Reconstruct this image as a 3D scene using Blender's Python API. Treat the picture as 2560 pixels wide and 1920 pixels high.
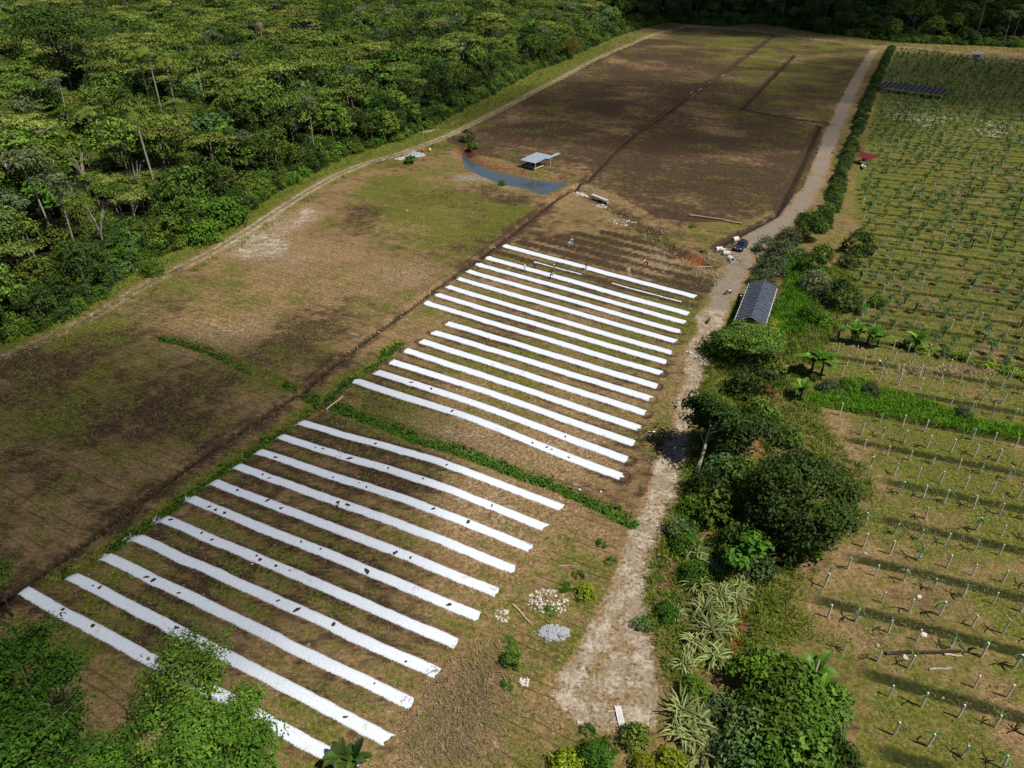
import bpy, math, random
import numpy as np
from mathutils import Vector, Matrix

for o in list(bpy.data.objects):
    bpy.data.objects.remove(o, do_unlink=True)
SC = bpy.context.scene
COL = SC.collection
rad = math.radians
random.seed(7)
RNG = np.random.default_rng(11)

# ------------------------------------------------------------------ camera, sky, sun, exposure
CAM_H, PITCH, FPX = 60.0, rad(33.0), 1533.7          # metres, tilt below the horizon, focal length for a 2212 px wide picture
cam_d = bpy.data.cameras.new('camera'); cam = bpy.data.objects.new('camera', cam_d); COL.objects.link(cam)
cam.location = (0, 0, CAM_H); cam.rotation_euler = (math.pi / 2 - PITCH, 0, 0)
cam_d.sensor_width = 36.0; cam_d.lens = 36.0 * FPX / 2212.0; cam_d.clip_start = 1.0; cam_d.clip_end = 6000.0
SC.camera = cam

SUN_AZ, SUN_EL = rad(-28.0), rad(60.0)               # azimuth from +x, elevation
SUN = Vector((math.cos(SUN_AZ) * math.cos(SUN_EL), math.sin(SUN_AZ) * math.cos(SUN_EL), math.sin(SUN_EL)))
W = bpy.data.worlds.new('World'); SC.world = W; W.use_nodes = True
nt = W.node_tree; nt.nodes.clear()
sky = nt.nodes.new('ShaderNodeTexSky'); sky.sky_type = 'NISHITA'; sky.sun_disc = False
sky.sun_elevation = SUN_EL; sky.sun_rotation = math.atan2(SUN.x, SUN.y); sky.altitude = 300; sky.dust_density = 0.6
bg = nt.nodes.new('ShaderNodeBackground'); bg.inputs['Strength'].default_value = 0.05
wo = nt.nodes.new('ShaderNodeOutputWorld')
nt.links.new(sky.outputs[0], bg.inputs['Color']); nt.links.new(bg.outputs[0], wo.inputs['Surface'])
sl = bpy.data.lights.new('sun', 'SUN'); sl.energy = 5.0; sl.angle = rad(0.5); sl.color = (1.0, 0.95, 0.87)
so = bpy.data.objects.new('sun', sl); COL.objects.link(so); so.rotation_euler = SUN.to_track_quat('Z', 'Y').to_euler()
so.location = (60, -40, 120)
SC.view_settings.view_transform = 'Standard'; SC.view_settings.look = 'None'
SC.view_settings.exposure = 0.12; SC.view_settings.gamma = 1.0; SC.view_settings.use_curve_mapping = False
cy = SC.cycles
cy.max_bounces = 5; cy.diffuse_bounces = 2; cy.glossy_bounces = 2; cy.transmission_bounces = 2; cy.transparent_max_bounces = 12
cy.volume_bounces = 0; cy.use_denoising = True; cy.caustics_reflective = False; cy.caustics_refractive = False
cy.sample_clamp_indirect = 4.0

# ------------------------------------------------------------------ noise
def _hash(ix, iy, seed):
    n = (ix.astype(np.int64) * 374761393 + iy.astype(np.int64) * 668265263 + seed * 974711) & 0x7fffffff
    n = ((n ^ (n >> 13)) * 1274126177) & 0x7fffffff
    return ((n ^ (n >> 16)) & 0xffff) / 65535.0
def vnoise(x, y, seed=0):
    ix = np.floor(x); iy = np.floor(y); fx = x - ix; fy = y - iy
    fx = fx * fx * (3 - 2 * fx); fy = fy * fy * (3 - 2 * fy)
    a = _hash(ix, iy, seed); b = _hash(ix + 1, iy, seed); c = _hash(ix, iy + 1, seed); d = _hash(ix + 1, iy + 1, seed)
    return (a * (1 - fx) + b * fx) * (1 - fy) + (c * (1 - fx) + d * fx) * fy
def fbm(x, y, seed=0, oct=4):
    s = np.zeros_like(np.asarray(x, float)); a = 0.5; t = 0
    for i in range(oct):
        s = s + a * vnoise(x * 2 ** i, y * 2 ** i, seed + i * 17); t += a; a *= 0.5
    return s / t
def sstep(a, b, x):
    t = np.clip((x - a) / (b - a), 0, 1); return t * t * (3 - 2 * t)

# ------------------------------------------------------------------ gentle relief and a survey helper
def ray(u, v):
    x = (u - 1106.0) / FPX; y = -(v - 829.5) / FPX
    return np.array([x, math.cos(PITCH) + y * math.sin(PITCH), -math.sin(PITCH) + y * math.cos(PITCH)])
HUMP = None
def hbase(x, y):
    x = np.asarray(x, float); y = np.asarray(y, float)
    h = (fbm(x / 46, y / 46, 3, 3) - 0.5) * 0.9 * sstep(20, 60, np.hypot(x + 20, y - 70)) + (fbm(x / 15, y / 15, 5, 2) - 0.5) * 0.12
    h = h + 1.15 * np.exp(-(((x + 9) / 13.0) ** 2 + ((y - 74) / 15.0) ** 2))
    far = sstep(520, 1000, np.hypot(x * 0.7, y)) * 70 + sstep(900, 2200, np.hypot(x, y)) * 160
    return h + far
def at(u, v, z=None):
    """ground position of a surveyed sight line (2212 x 1659 grid); z fixes the height instead"""
    d = ray(u, v); zz = 0.0 if z is None else z
    for _ in range(1 if z is not None else 8):
        t = (zz - CAM_H) / d[2]; p = d * t
        if z is None: zz = float(hbase(p[0], p[1]))
    return (float(p[0]), float(p[1]))
def line(pts, z=None): return np.array([at(u, v, z) for u, v in pts])
def src(pts): return [(a / 1.15732, b / 1.15732) for a, b in pts]

def resample(P, step):
    P = np.asarray(P, float); seg = np.hypot(*np.diff(P, axis=0).T); s = np.r_[0, np.cumsum(seg)]
    n = max(2, int(s[-1] / step) + 1); t = np.linspace(0, s[-1], n)
    return np.c_[np.interp(t, s, P[:, 0]), np.interp(t, s, P[:, 1])]
def dist_line(x, y, P):
    best = np.full(x.shape, 1e9)
    m = (x > P[:, 0].min() - 12) & (x < P[:, 0].max() + 12) & (y > P[:, 1].min() - 12) & (y < P[:, 1].max() + 12)
    xx = x[m]; yy = y[m]; b = np.full(xx.shape, 1e9)
    for (x0, y0), (x1, y1) in zip(P[:-1], P[1:]):
        dx, dy = x1 - x0, y1 - y0; t = np.clip(((xx - x0) * dx + (yy - y0) * dy) / (dx * dx + dy * dy + 1e-9), 0, 1)
        b = np.minimum(b, np.hypot(xx - x0 - t * dx, yy - y0 - t * dy))
    best[m] = b
    return best
def inside(x, y, P):
    c = np.zeros(x.shape, bool); n = len(P)
    for i in range(n):
        x0, y0 = P[i]; x1, y1 = P[(i + 1) % n]
        if y0 == y1: continue
        k = ((y0 > y) != (y1 > y)) & (x < (x1 - x0) * (y - y0) / (y1 - y0) + x0); c ^= k
    return c
def signed(x, y, P):
    d = dist_line(x, y, np.vstack([P, P[:1]])); return np.where(inside(x, y, P), -d, d)

# ------------------------------------------------------------------ survey of the place (plan lines)
TRACK = line([(-160, 830), (0, 772), (60, 750), (130, 717), (200, 683), (260, 648), (330, 607), (400, 574), (470, 538), (540, 495), (600, 455), (660, 416),
              (720, 382), (790, 353), (850, 336), (900, 320), (960, 297), (1020, 268), (1090, 233), (1150, 200), (1210, 170), (1260, 142), (1320, 113),
              (1380, 88), (1430, 69), (1480, 57), (1540, 57), (1640, 68), (1740, 83), (1830, 92), (1890, 100), (1980, 104), (2100, 118), (2300, 140)])
FOREST_EDGE = line([(-160, 790), (0, 742), (60, 722), (130, 690), (190, 655), (250, 612), (330, 560), (400, 533), (460, 508), (520, 468), (570, 432), (620, 402),
              (660, 378), (720, 348), (790, 322), (850, 308), (900, 288), (950, 262), (1040, 215), (1100, 180), (1160, 150), (1215, 132), (1260, 110),
              (1330, 78), (1400, 56), (1450, 42), (1560, 36), (1640, 48), (1700, 58), (1780, 72), (1880, 84), (1950, 92), (2100, 98), (2250, 104)])
ROAD_L = line([(1262, 1570), (1196, 1505), (1222, 1430), (1275, 1350), (1310, 1280), (1345, 1200), (1366, 1130), (1395, 1060), (1430, 980), (1460, 900), (1476, 830),
              (1490, 760), (1505, 700), (1525, 650), (1550, 600), (1570, 560), (1592, 520), (1645, 482), (1708, 440), (1738, 400), (1760, 340), (1786, 280), (1813, 220), (1846, 160), (1880, 108)])
ROAD_R = line([(1400, 1568), (1432, 1490), (1422, 1430), (1398, 1350), (1396, 1280), (1408, 1200), (1432, 1130), (1460, 1060), (1488, 980), (1502, 900), (1514, 830),
              (1540, 760), (1572, 700), (1590, 650), (1610, 600), (1636, 560), (1658, 520), (1716, 482), (1756, 440), (1776, 400), (1798, 340), (1816, 280), (1841, 220), (1869, 160), (1898, 108)])
ROAD = np.vstack([ROAD_L, ROAD_R[::-1]])
MAIN_DITCH = line([(-60, 1345), (0, 1300), (110, 1222), (215, 1150), (330, 1062), (450, 975), (560, 905), (625, 862), (662, 838), (700, 805), (790, 735), (880, 670),
              (950, 616), (1020, 568), (1090, 518), (1150, 470), (1200, 432), (1240, 406), (1275, 385), (1320, 335), (1370, 290), (1420, 260), (1480, 215),
              (1530, 180), (1580, 145), (1640, 100), (1672, 76)])
CREEPER_DITCHES = [line(p) for p in (
    [(665, 858), (700, 872), (735, 882), (818, 912), (902, 946), (1003, 976), (1104, 1015), (1205, 1049), (1289, 1087), (1362, 1127)],
    [(662, 850), (590, 820), (520, 790), (450, 757), (390, 736), (345, 728)],
    [(690, 868), (640, 905), (560, 960), (480, 1012), (400, 1068), (320, 1128), (250, 1172), (160, 1226), (110, 1252)],
    [(700, 865), (760, 815), (800, 790), (860, 740)])]
BARE_DITCHES = [line(p) for p in (
    [(1600, 236), (1630, 205), (1672, 163), (1715, 120)],
    [(1800, 268), (1770, 272), (1756, 300), (1738, 342), (1714, 392), (1690, 440), (1680, 462), (1640, 485), (1585, 512), (1545, 535)],
    [(1600, 236), (1660, 248), (1720, 258), (1790, 266)],
    [(1560, 140), (1620, 147), (1690, 152)])]
STREAM = line([(1240, 405), (1285, 432), (1330, 452), (1380, 485), (1420, 515), (1470, 545), (1500, 562), (1530, 575)])
RED_STREAM = line([(1700, 700), (1690, 760), (1672, 800), (1650, 850), (1648, 900), (1650, 940), (1640, 1020), (1645, 1180), (1632, 1230), (1600, 1300), (1592, 1390), (1570, 1450), (1560, 1500), (1545, 1659)])
POND_Z = -1.5
POND = line(src([(1130 + a * 0.18083, 350 + b * 0.18083) for a, b in
       [(140, 200), (200, 225), (280, 300), (400, 365), (560, 420), (900, 500), (1050, 530), (1300, 560), (1480, 580), (1530, 610), (1620, 630), (1480, 680), (1380, 710),
        (1240, 765), (1080, 700), (900, 670), (760, 650), (560, 570), (450, 520), (320, 460), (190, 390), (155, 290)]]), POND_Z)

k_ = 400 / 2212.0
def zsrc(x0, y0, pts): return src([(x0 + a * k_, y0 + b * k_) for a, b in pts])
FAR_L = zsrc(1040, 580, [(1225, 195), (985, 360), (850, 455), (722, 552), (585, 655), (440, 765), (292, 875), (140, 990)]) + zsrc(840, 780, [(1550, 165), (1350, 285), (1185, 410), (960, 535), (765, 690), (560, 835), (275, 960)])
FAR_R = zsrc(1400, 580, [(1885, 905), (1775, 1140), (1730, 1260), (1650, 1385), (1600, 1520)]) + zsrc(1400, 860, [(1535, 130), (1470, 260), (1400, 415), (1335, 590), (1260, 765), (1185, 965), (1095, 1175), (1020, 1385), (925, 1610)]) + zsrc(1240, 1080, [(1730, 630)])
NEAR = [((640, 910), (1215, 1099)), ((597, 941), (1179, 1141)), ((552, 974), (1147, 1186)), ((498, 1003), (1110, 1232)), ((448, 1038), (1074, 1282)), ((390, 1070), (1035, 1335)),
        ((330, 1112), (987, 1392)), ((272, 1152), (946, 1457)), ((215, 1196), (888, 1524)), ((145, 1240), (840, 1601)), ((45, 1275), (772, 1664))]
STRIPS = [(np.array(at(*a)), np.array(at(*b))) for a, b in zip(FAR_L, FAR_R)] + [(np.array(at(*a)), np.array(at(*b))) for a, b in NEAR]
BARE_BEDS = []
_d = (STRIPS[0][1] - STRIPS[0][0]); _d /= np.hypot(*_d); _n = np.array([-_d[1], _d[0]])
_mid = (STRIPS[0][0] + STRIPS[1][0]) / 2; BARE_BEDS.append((_mid + _d * 1, (STRIPS[0][1] + STRIPS[1][1]) / 2))
for k, (l0, l1) in enumerate([(1.5, 45), (4, 42), (7, 38), (9, 33), (14, 30)]):
    BARE_BEDS.append((STRIPS[0][0] + _n * 3.9 * (k + 1) + _d * l0, STRIPS[0][0] + _n * 3.9 * (k + 1) + _d * l1))
ROW_E = np.array([math.cos(rad(-20.3)), math.sin(rad(-20.3))]); ROW_N = np.array([-ROW_E[1], ROW_E[0]])
PLANT_EDGE = line([(1900, 1720), (1850, 1600), (1866, 1508), (1812, 1432), (1764, 1365), (1717, 1306), (1728, 1254), (1796, 1219), (1806, 1180), (1880, 1090), (1890, 1040), (1808, 958),
              (1770, 888), (1770, 800), (1790, 740), (1815, 690), (1830, 640), (1850, 560), (1846, 480), (1846, 400), (1866, 330), (1884, 250), (1915, 150), (1938, 110)])
PLANT_TOP = line([(1938, 110), (2020, 116), (2110, 126), (2212, 138), (2330, 150)])
PLANTATION = np.vstack([PLANT_EDGE, PLANT_TOP, [[420, 330], [120, 20], [40, 18]]])
BRIGHT_GRASS = line([(1738, 868), (1780, 832), (1850, 815), (1950, 850), (2050, 885), (2130, 912), (2260, 925), (2260, 958), (2100, 932), (1960, 906), (1850, 888), (1760, 876)])
_gp = (56.7, 82.7); GROOVE0 = 112.8; GROOVE_STEP = 7.75
GROOVE_LINES = []
for k in range(-9, 30):
    s = GROOVE0 + GROOVE_STEP * k
    GROOVE_LINES.append(s)

# ------------------------------------------------------------------ full relief with ditches, beds and the pond
def hfull(x, y):
    x = np.asarray(x, float); y = np.asarray(y, float); h = hbase(x, y)
    h = h + (vnoise(x * 1.3, y * 1.3, 31) - 0.5) * 0.035
    d = dist_line(x, y, MAIN_DITCH); h = h - 0.9 * sstep(0.75, 0.1, d) + 0.25 * np.exp(-((d - 1.7) / 0.7) ** 2) * (fbm(x, y, 9, 2))
    for P in CREEPER_DITCHES: h = h - 0.75 * sstep(1.5, 0.2, dist_line(x, y, P))
    for P in BARE_DITCHES: h = h - 0.9 * sstep(1.0, 0.2, dist_line(x, y, P))
    h = h - 1.0 * sstep(3.0, 0.4, dist_line(x, y, STREAM))
    h = h - 0.8 * sstep(2.2, 0.5, dist_line(x, y, RED_STREAM))
    for a, b in STRIPS: h = h + 0.17 * sstep(1.35, 0.35, dist_line(x, y, np.array([a, b])))
    for a, b in BARE_BEDS: h = h + 0.15 * sstep(1.3, 0.3, dist_line(x, y, np.array([a, b])))
    inp = inside(x, y, PLANTATION); s = x * ROW_N[0] + y * ROW_N[1]
    g = np.abs((s - GROOVE0 + GROOVE_STEP / 2) % GROOVE_STEP - GROOVE_STEP / 2)
    h = np.where(inp, h - 0.55 * sstep(0.62, 0.1, g) * sstep(150, 120, s) - 0.38 * sstep(0.75, 0.15, g) * sstep(120, 150, s), h)
    sd = signed(x, y, POND); w = sstep(3.2, -2.0, sd)
    h = h * (1 - w) + (POND_Z - 1.0) * w
    dr = dist_line(x, y, TRACK); h = h - 0.05 * np.exp(-((dr - 0.9) / 0.35) ** 2)
    rd = signed(x, y, ROAD); h = np.where(rd < 0, h - 0.03, h)
    return h

# ------------------------------------------------------------------ materials
MATS = {}
class N:
    """small node-graph writer"""
    def __init__(s, name):
        m = bpy.data.materials.new(name); m.use_nodes = True; s.m = m; s.t = m.node_tree; s.t.nodes.clear()
        s.out = s.t.nodes.new('ShaderNodeOutputMaterial'); MATS[name] = m
    def n(s, typ, ins=None, **kw):
        nd = s.t.nodes.new(typ)
        for a, b in kw.items(): setattr(nd, a, b)
        for a, b in (ins or {}).items(): s.set(nd.inputs[a], b)
        return nd
    def set(s, sock, v):
        if isinstance(v, bpy.types.NodeSocket): s.t.links.new(v, sock)
        elif isinstance(v, bpy.types.Node): s.t.links.new(v.outputs[0], sock)
        else:
            if isinstance(v, (tuple, list)) and len(v) == 3 and sock.type == 'RGBA': v = (*v, 1)
            sock.default_value = v
    def math(s, op, a, b=0.0, c=None):
        i = {0: a, 1: b}
        if c is not None: i[2] = c
        return s.n('ShaderNodeMath', i, operation=op).outputs[0]
    def mix(s, f, a, b, blend='MIX'):
        nd = s.n('ShaderNodeMix', data_type='RGBA', blend_type=blend); s.set(nd.inputs[0], f); s.set(nd.inputs[6], a); s.set(nd.inputs[7], b); return nd.outputs[2]
    def ss(s, v, a, b):
        nd = s.n('ShaderNodeMapRange', interpolation_type='SMOOTHSTEP'); s.set(nd.inputs['Value'], v); s.set(nd.inputs['From Min'], a); s.set(nd.inputs['From Max'], b); return nd.outputs[0]
    def noise(s, scale, detail=4, rough=0.6, vec=None, dim='3D'):
        nd = s.n('ShaderNodeTexNoise', {'Scale': scale, 'Detail': detail, 'Roughness': rough}, noise_dimensions=dim)
        if vec is not None: s.set(nd.inputs['Vector'], vec)
        return nd.outputs[0]
    def ramp(s, f, stops):
        nd = s.n('ShaderNodeValToRGB'); s.set(nd.inputs[0], f); el = nd.color_ramp.elements
        el[0].position, el[0].color = stops[0][0], (*stops[0][1], 1); el[1].position, el[1].color = stops[-1][0], (*stops[-1][1], 1)
        for p, c in stops[1:-1]:
            e = el.new(p); e.color = (*c, 1)
        return nd.outputs[0]
    def surf(s, col, rough=0.9, spec=0.2, bump=None, bump_d=0.02, strength=0.6, metal=0.0):
        b = s.n('ShaderNodeBsdfPrincipled'); s.set(b.inputs['Base Color'], col); s.set(b.inputs['Roughness'], rough); b.inputs['Specular IOR Level'].default_value = spec; b.inputs['Metallic'].default_value = metal
        if bump is not None:
            bp = s.n('ShaderNodeBump', {'Height': bump, 'Distance': bump_d, 'Strength': strength}); s.set(b.inputs['Normal'], bp)
        s.bs = b; s.t.links.new(b.outputs[0], s.out.inputs['Surface']); return s.m

def plain(name, c1, c2=None, scale=6.0, rough=0.8, spec=0.3, bump=0.0, metal=0.0, obj=True):
    g = N(name); tc = g.n('ShaderNodeTexCoord').outputs['Object' if obj else 'Generated']
    f = g.noise(scale, 4, 0.6, tc); c2 = c2 or tuple(x * 0.7 for x in c1)
    col = g.ramp(f, [(0.3, c2), (0.7, c1)])
    return g.surf(col, rough, spec, g.noise(scale * 4, 3, 0.6, tc) if bump else None, bump or 0.01, 0.7, metal)

def leafmat(name, c_dark, c_light, transl=0.22, rough=0.6, hue=0.035, val=0.6):
    g = N(name); a = g.n('ShaderNodeAttribute', attribute_name='tint').outputs['Fac']; r = g.n('ShaderNodeObjectInfo').outputs['Random']
    col = g.mix(a, c_dark, c_light)
    h = g.n('ShaderNodeHueSaturation'); g.set(h.inputs['Color'], col)
    g.set(h.inputs['Hue'], g.math('MULTIPLY_ADD', r, hue, 0.5 - hue * 0.62)); g.set(h.inputs['Saturation'], 1.04)
    g.set(h.inputs['Value'], g.math('MULTIPLY_ADD', g.math('FRACT', g.math('MULTIPLY', r, 7.31)), val, 1.0 - val * 0.5))
    b = g.n('ShaderNodeBsdfPrincipled'); g.set(b.inputs['Base Color'], h); b.inputs['Roughness'].default_value = rough; b.inputs['Specular IOR Level'].default_value = 0.12
    t = g.n('ShaderNodeBsdfTranslucent'); g.set(t.inputs['Color'], h)
    mx = g.n('ShaderNodeMixShader', {0: transl}); g.t.links.new(b.outputs[0], mx.inputs[1]); g.t.links.new(t.outputs[0], mx.inputs[2]); g.t.links.new(mx.outputs[0], g.out.inputs['Surface'])
    return g.m

def ground_material():
    g = N('ground'); pos = g.n('ShaderNodeNewGeometry').outputs['Position']
    A = g.n('ShaderNodeAttribute', attribute_name='cover'); B = g.n('ShaderNodeAttribute', attribute_name='cover2')
    sa = g.n('ShaderNodeSeparateColor', {0: A.outputs['Color']}); sb = g.n('ShaderNodeSeparateColor', {0: B.outputs['Color']})
    grass, soil, road = sa.outputs[0], sa.outputs[1], sa.outputs[2]; red, floor, gravel = sb.outputs[0], sb.outputs[1], sb.outputs[2]
    lines = B.outputs['Alpha']
    n1 = g.noise(0.5, 4, 0.62, pos); n2 = g.noise(2.4, 5, 0.72, pos); n3 = g.noise(11.0, 2, 0.7, pos)
    mp = g.n('ShaderNodeMapping'); g.set(mp.inputs['Vector'], pos); mp.inputs['Rotation'].default_value = (0, 0, rad(28)); mp.inputs['Scale'].default_value = (0.35, 1.6, 1.0)
    ns = g.noise(1.6, 5, 0.68, mp.outputs[0])
    fine = g.math('MULTIPLY_ADD', n3, 0.45, g.math('MULTIPLY', n2, 0.55))
    straw = g.ramp(fine, [(0.37, (0.046, 0.026, 0.011)), (0.47, (0.165, 0.104, 0.048)), (0.56, (0.300, 0.202, 0.102)), (0.66, (0.54, 0.41, 0.25))])
    dirt = g.ramp(fine, [(0.38, (0.012, 0.007, 0.004)), (0.51, (0.046, 0.029, 0.017)), (0.64, (0.155, 0.102, 0.060))])
    green = g.ramp(fine, [(0.38, (0.020, 0.034, 0.004)), (0.50, (0.080, 0.096, 0.012)), (0.64, (0.245, 0.228, 0.048))])
    clay = g.ramp(fine, [(0.32, (0.11, 0.032, 0.012)), (0.6, (0.26, 0.085, 0.034)), (0.75, (0.35, 0.16, 0.09))])
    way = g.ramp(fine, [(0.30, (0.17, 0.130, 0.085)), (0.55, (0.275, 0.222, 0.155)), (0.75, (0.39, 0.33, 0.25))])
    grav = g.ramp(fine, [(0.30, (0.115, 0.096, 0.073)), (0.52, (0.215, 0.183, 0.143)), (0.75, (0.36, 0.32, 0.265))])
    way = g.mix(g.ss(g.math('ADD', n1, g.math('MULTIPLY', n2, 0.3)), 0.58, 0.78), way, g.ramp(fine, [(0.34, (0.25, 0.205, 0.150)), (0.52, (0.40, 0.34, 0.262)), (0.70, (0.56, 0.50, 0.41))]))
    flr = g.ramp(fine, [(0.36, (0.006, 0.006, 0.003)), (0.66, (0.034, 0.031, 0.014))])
    wob = g.math('ADD', g.math('MULTIPLY', g.math('SUBTRACT', n1, 0.5), 1.3), g.math('ADD', g.math('MULTIPLY', g.math('SUBTRACT', ns, 0.5), 1.3), g.math('MULTIPLY', g.math('SUBTRACT', fine, 0.5), 2.6)))
    wob2 = g.math('ADD', g.math('MULTIPLY', g.math('SUBTRACT', g.noise(0.9, 5, 0.62, g.n('ShaderNodeVectorMath', {0: pos, 1: (71, 13, 5)}).outputs[0]), 0.5), 1.6), g.math('MULTIPLY', g.math('SUBTRACT', fine, 0.5), 2.2))
    def m(mask, w): return g.ss(g.math('ADD', mask, w), 0.24, 0.78)
    sx = g.n('ShaderNodeSeparateXYZ', {0: pos})
    nv = g.math('ADD', g.math('MULTIPLY', sx.outputs[0], -math.sin(rad(-28.5))), g.math('MULTIPLY', sx.outputs[1], math.cos(rad(-28.5))))
    nv = g.math('MULTIPLY_ADD', g.math('SUBTRACT', g.noise(0.12, 2, 0.5, pos), 0.5), 1.6, nv)
    fr = g.math('ABSOLUTE', g.math('SUBTRACT', g.math('FRACT', g.math('DIVIDE', nv, 3.85)), 0.5))
    ln = g.math('MAXIMUM', g.ss(g.math('ABSOLUTE', g.math('SUBTRACT', fr, 0.14)), 0.035, 0.008), g.math('MULTIPLY', g.ss(g.math('ABSOLUTE', g.math('SUBTRACT', fr, 0.31)), 0.02, 0.006), 0.35))
    ln = g.math('MULTIPLY', g.math('MULTIPLY', ln, lines), g.ss(g.math('ADD', n2, g.math('MULTIPLY', n1, 0.5)), 0.55, 0.85))
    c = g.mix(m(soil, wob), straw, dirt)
    c = g.mix(g.math('MULTIPLY', m(grass, wob2), 0.92), c, green)
    c = g.mix(g.math('MULTIPLY', ln, 0.9), c, (0.035, 0.024, 0.013))
    sn = g.math('ADD', g.math('MULTIPLY', sx.outputs[0], float(ROW_N[0])), g.math('MULTIPLY', sx.outputs[1], float(ROW_N[1])))
    sn = g.math('MULTIPLY_ADD', g.math('SUBTRACT', n1, 0.5), 0.7, sn)
    def furrow(step, half): return g.ss(g.math('MULTIPLY', g.math('ABSOLUTE', g.math('SUBTRACT', g.math('FRACT', g.math('ADD', g.math('DIVIDE', g.math('SUBTRACT', sn, GROOVE0), step), 0.5)), 0.5)), step), half, half * 0.45)
    gr = g.math('MAXIMUM', furrow(GROOVE_STEP, 0.95), g.math('MULTIPLY', g.math('MULTIPLY', furrow(GROOVE_STEP / 2, 0.8), g.ss(sn, 116.0, 124.0)), 0.5))  # half-step bands paint in the shadow lines of the upper rows
    gr = g.math('MULTIPLY', g.math('MULTIPLY', gr, A.outputs['Alpha']), g.ss(g.math('ADD', n2, g.math('MULTIPLY', n1, 0.6)), 0.35, 0.7))
    c = g.mix(g.math('MULTIPLY', gr, 0.95), c, g.ramp(fine, [(0.36, (0.008, 0.012, 0.004)), (0.66, (0.045, 0.052, 0.014))]))  # dark grass plus groove shade, both put into the furrow colour
    c = g.mix(m(red, wob2), c, clay)
    c = g.mix(m(road, g.math('MULTIPLY', wob2, 0.85)), c, g.mix(g.ss(gravel, 0.35, 0.65), way, grav))
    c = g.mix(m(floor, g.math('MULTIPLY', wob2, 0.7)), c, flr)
    hgt = g.math('MULTIPLY_ADD', n3, 0.5, n2)
    return g.surf(c, 0.95, 0.08, hgt, 0.09, 0.75)
ground_material()

def mulch_material():
    g = N('mulch_film'); pos = g.n('ShaderNodeNewGeometry').outputs['Position']
    n1 = g.noise(0.8, 4, 0.6, pos); n2 = g.noise(5.0, 4, 0.65, pos)
    col = g.ramp(n2, [(0.25, (0.50, 0.52, 0.55)), (0.45, (0.62, 0.66, 0.72)), (0.8, (0.69, 0.74, 0.80))])
    col = g.mix(g.ss(n1, 0.60, 0.80), col, (0.50, 0.485, 0.45))
    ed = g.n('ShaderNodeAttribute', attribute_name='tint').outputs['Fac']
    col = g.mix(g.ss(g.math('MULTIPLY_ADD', g.math('SUBTRACT', n2, 0.5), 0.9, ed), 0.93, 1.10), col, (0.13, 0.09, 0.06))
    mp = g.n('ShaderNodeMapping'); g.set(mp.inputs['Vector'], pos); mp.inputs['Rotation'].default_value = (0, 0, rad(28)); mp.inputs['Scale'].default_value = (2.6, 0.5, 1.0)
    fold = g.noise(1.3, 3, 0.55, mp.outputs[0])
    g.surf(col, 0.42, 0.4, g.math('MULTIPLY_ADD', fold, 2.2, n2), 0.05, 0.5); g.bs.inputs['Coat Weight'].default_value = 0.1
mulch_material()
plain('bare_soil', (0.085, 0.055, 0.036), (0.03, 0.019, 0.012), 9, 0.95, 0.05, 0.02)
plain('bark', (0.22, 0.18, 0.13), (0.09, 0.07, 0.05), 3, 0.9, 0.1, 0.02)
plain('pale_bark', (0.40, 0.37, 0.31), (0.22, 0.19, 0.15), 2, 0.85, 0.15, 0.01)
plain('dead_wood', (0.42, 0.38, 0.32), (0.24, 0.20, 0.16), 3, 0.9, 0.1, 0.01)
plain('post_wood', (0.78, 0.74, 0.66), (0.58, 0.53, 0.44), 5, 0.9, 0.1, 0.01)
plain('dark_post', (0.10, 0.08, 0.06), (0.04, 0.03, 0.025), 5, 0.9, 0.1, 0.01)
plain('timber', (0.52, 0.40, 0.27), (0.34, 0.25, 0.16), 4, 0.85, 0.15, 0.01)
plain('log_bark', (0.40, 0.31, 0.22), (0.20, 0.15, 0.10), 3, 0.9, 0.1, 0.02)
plain('charred_log', (0.06, 0.05, 0.04), (0.02, 0.018, 0.015), 3, 0.9, 0.1, 0.02)
plain('concrete', (0.66, 0.65, 0.62), (0.48, 0.47, 0.44), 3, 0.85, 0.2, 0.01)
plain('stone', (0.52, 0.48, 0.42), (0.30, 0.27, 0.23), 5, 0.9, 0.15, 0.02)
plain('grey_stone', (0.42, 0.44, 0.46), (0.20, 0.21, 0.22), 4, 0.85, 0.2, 0.02)
plain('pale_stone', (0.70, 0.66, 0.58), (0.48, 0.43, 0.36), 5, 0.9, 0.15, 0.02)
plain('tin', (0.60, 0.67, 0.74), (0.46, 0.53, 0.60), 1.4, 0.35, 0.6, 0.0, 0.55)
plain('red_tin', (0.15, 0.018, 0.016), (0.10, 0.012, 0.011), 2, 0.6, 0.2)
plain('black_tin', (0.012, 0.016, 0.030), (0.008, 0.010, 0.018), 2, 0.6, 0.15)
plain('white_paint', (0.78, 0.78, 0.76), (0.66, 0.66, 0.63), 3, 0.5, 0.4)
plain('car_paint', (0.012, 0.020, 0.045), (0.010, 0.016, 0.036), 2, 0.18, 0.6)
MATS['car_paint'].node_tree.nodes['Principled BSDF'].inputs['Coat Weight'].default_value = 1.0
plain('glass_dark', (0.012, 0.016, 0.022), (0.010, 0.012, 0.018), 2, 0.05, 0.6)
plain('rubber', (0.018, 0.018, 0.019), (0.012, 0.012, 0.012), 8, 0.8, 0.2)
plain('rim_metal', (0.5, 0.5, 0.52), (0.4, 0.4, 0.42), 3, 0.3, 0.5, 0, 0.8)
plain('lamp_glass', (0.8, 0.82, 0.85), (0.6, 0.62, 0.66), 6, 0.1, 0.6)
plain('bike_red', (0.30, 0.03, 0.025), (0.2, 0.02, 0.02), 3, 0.3, 0.5)
plain('bike_black', (0.02, 0.02, 0.022), (0.012, 0.012, 0.014), 3, 0.35, 0.5)
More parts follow.
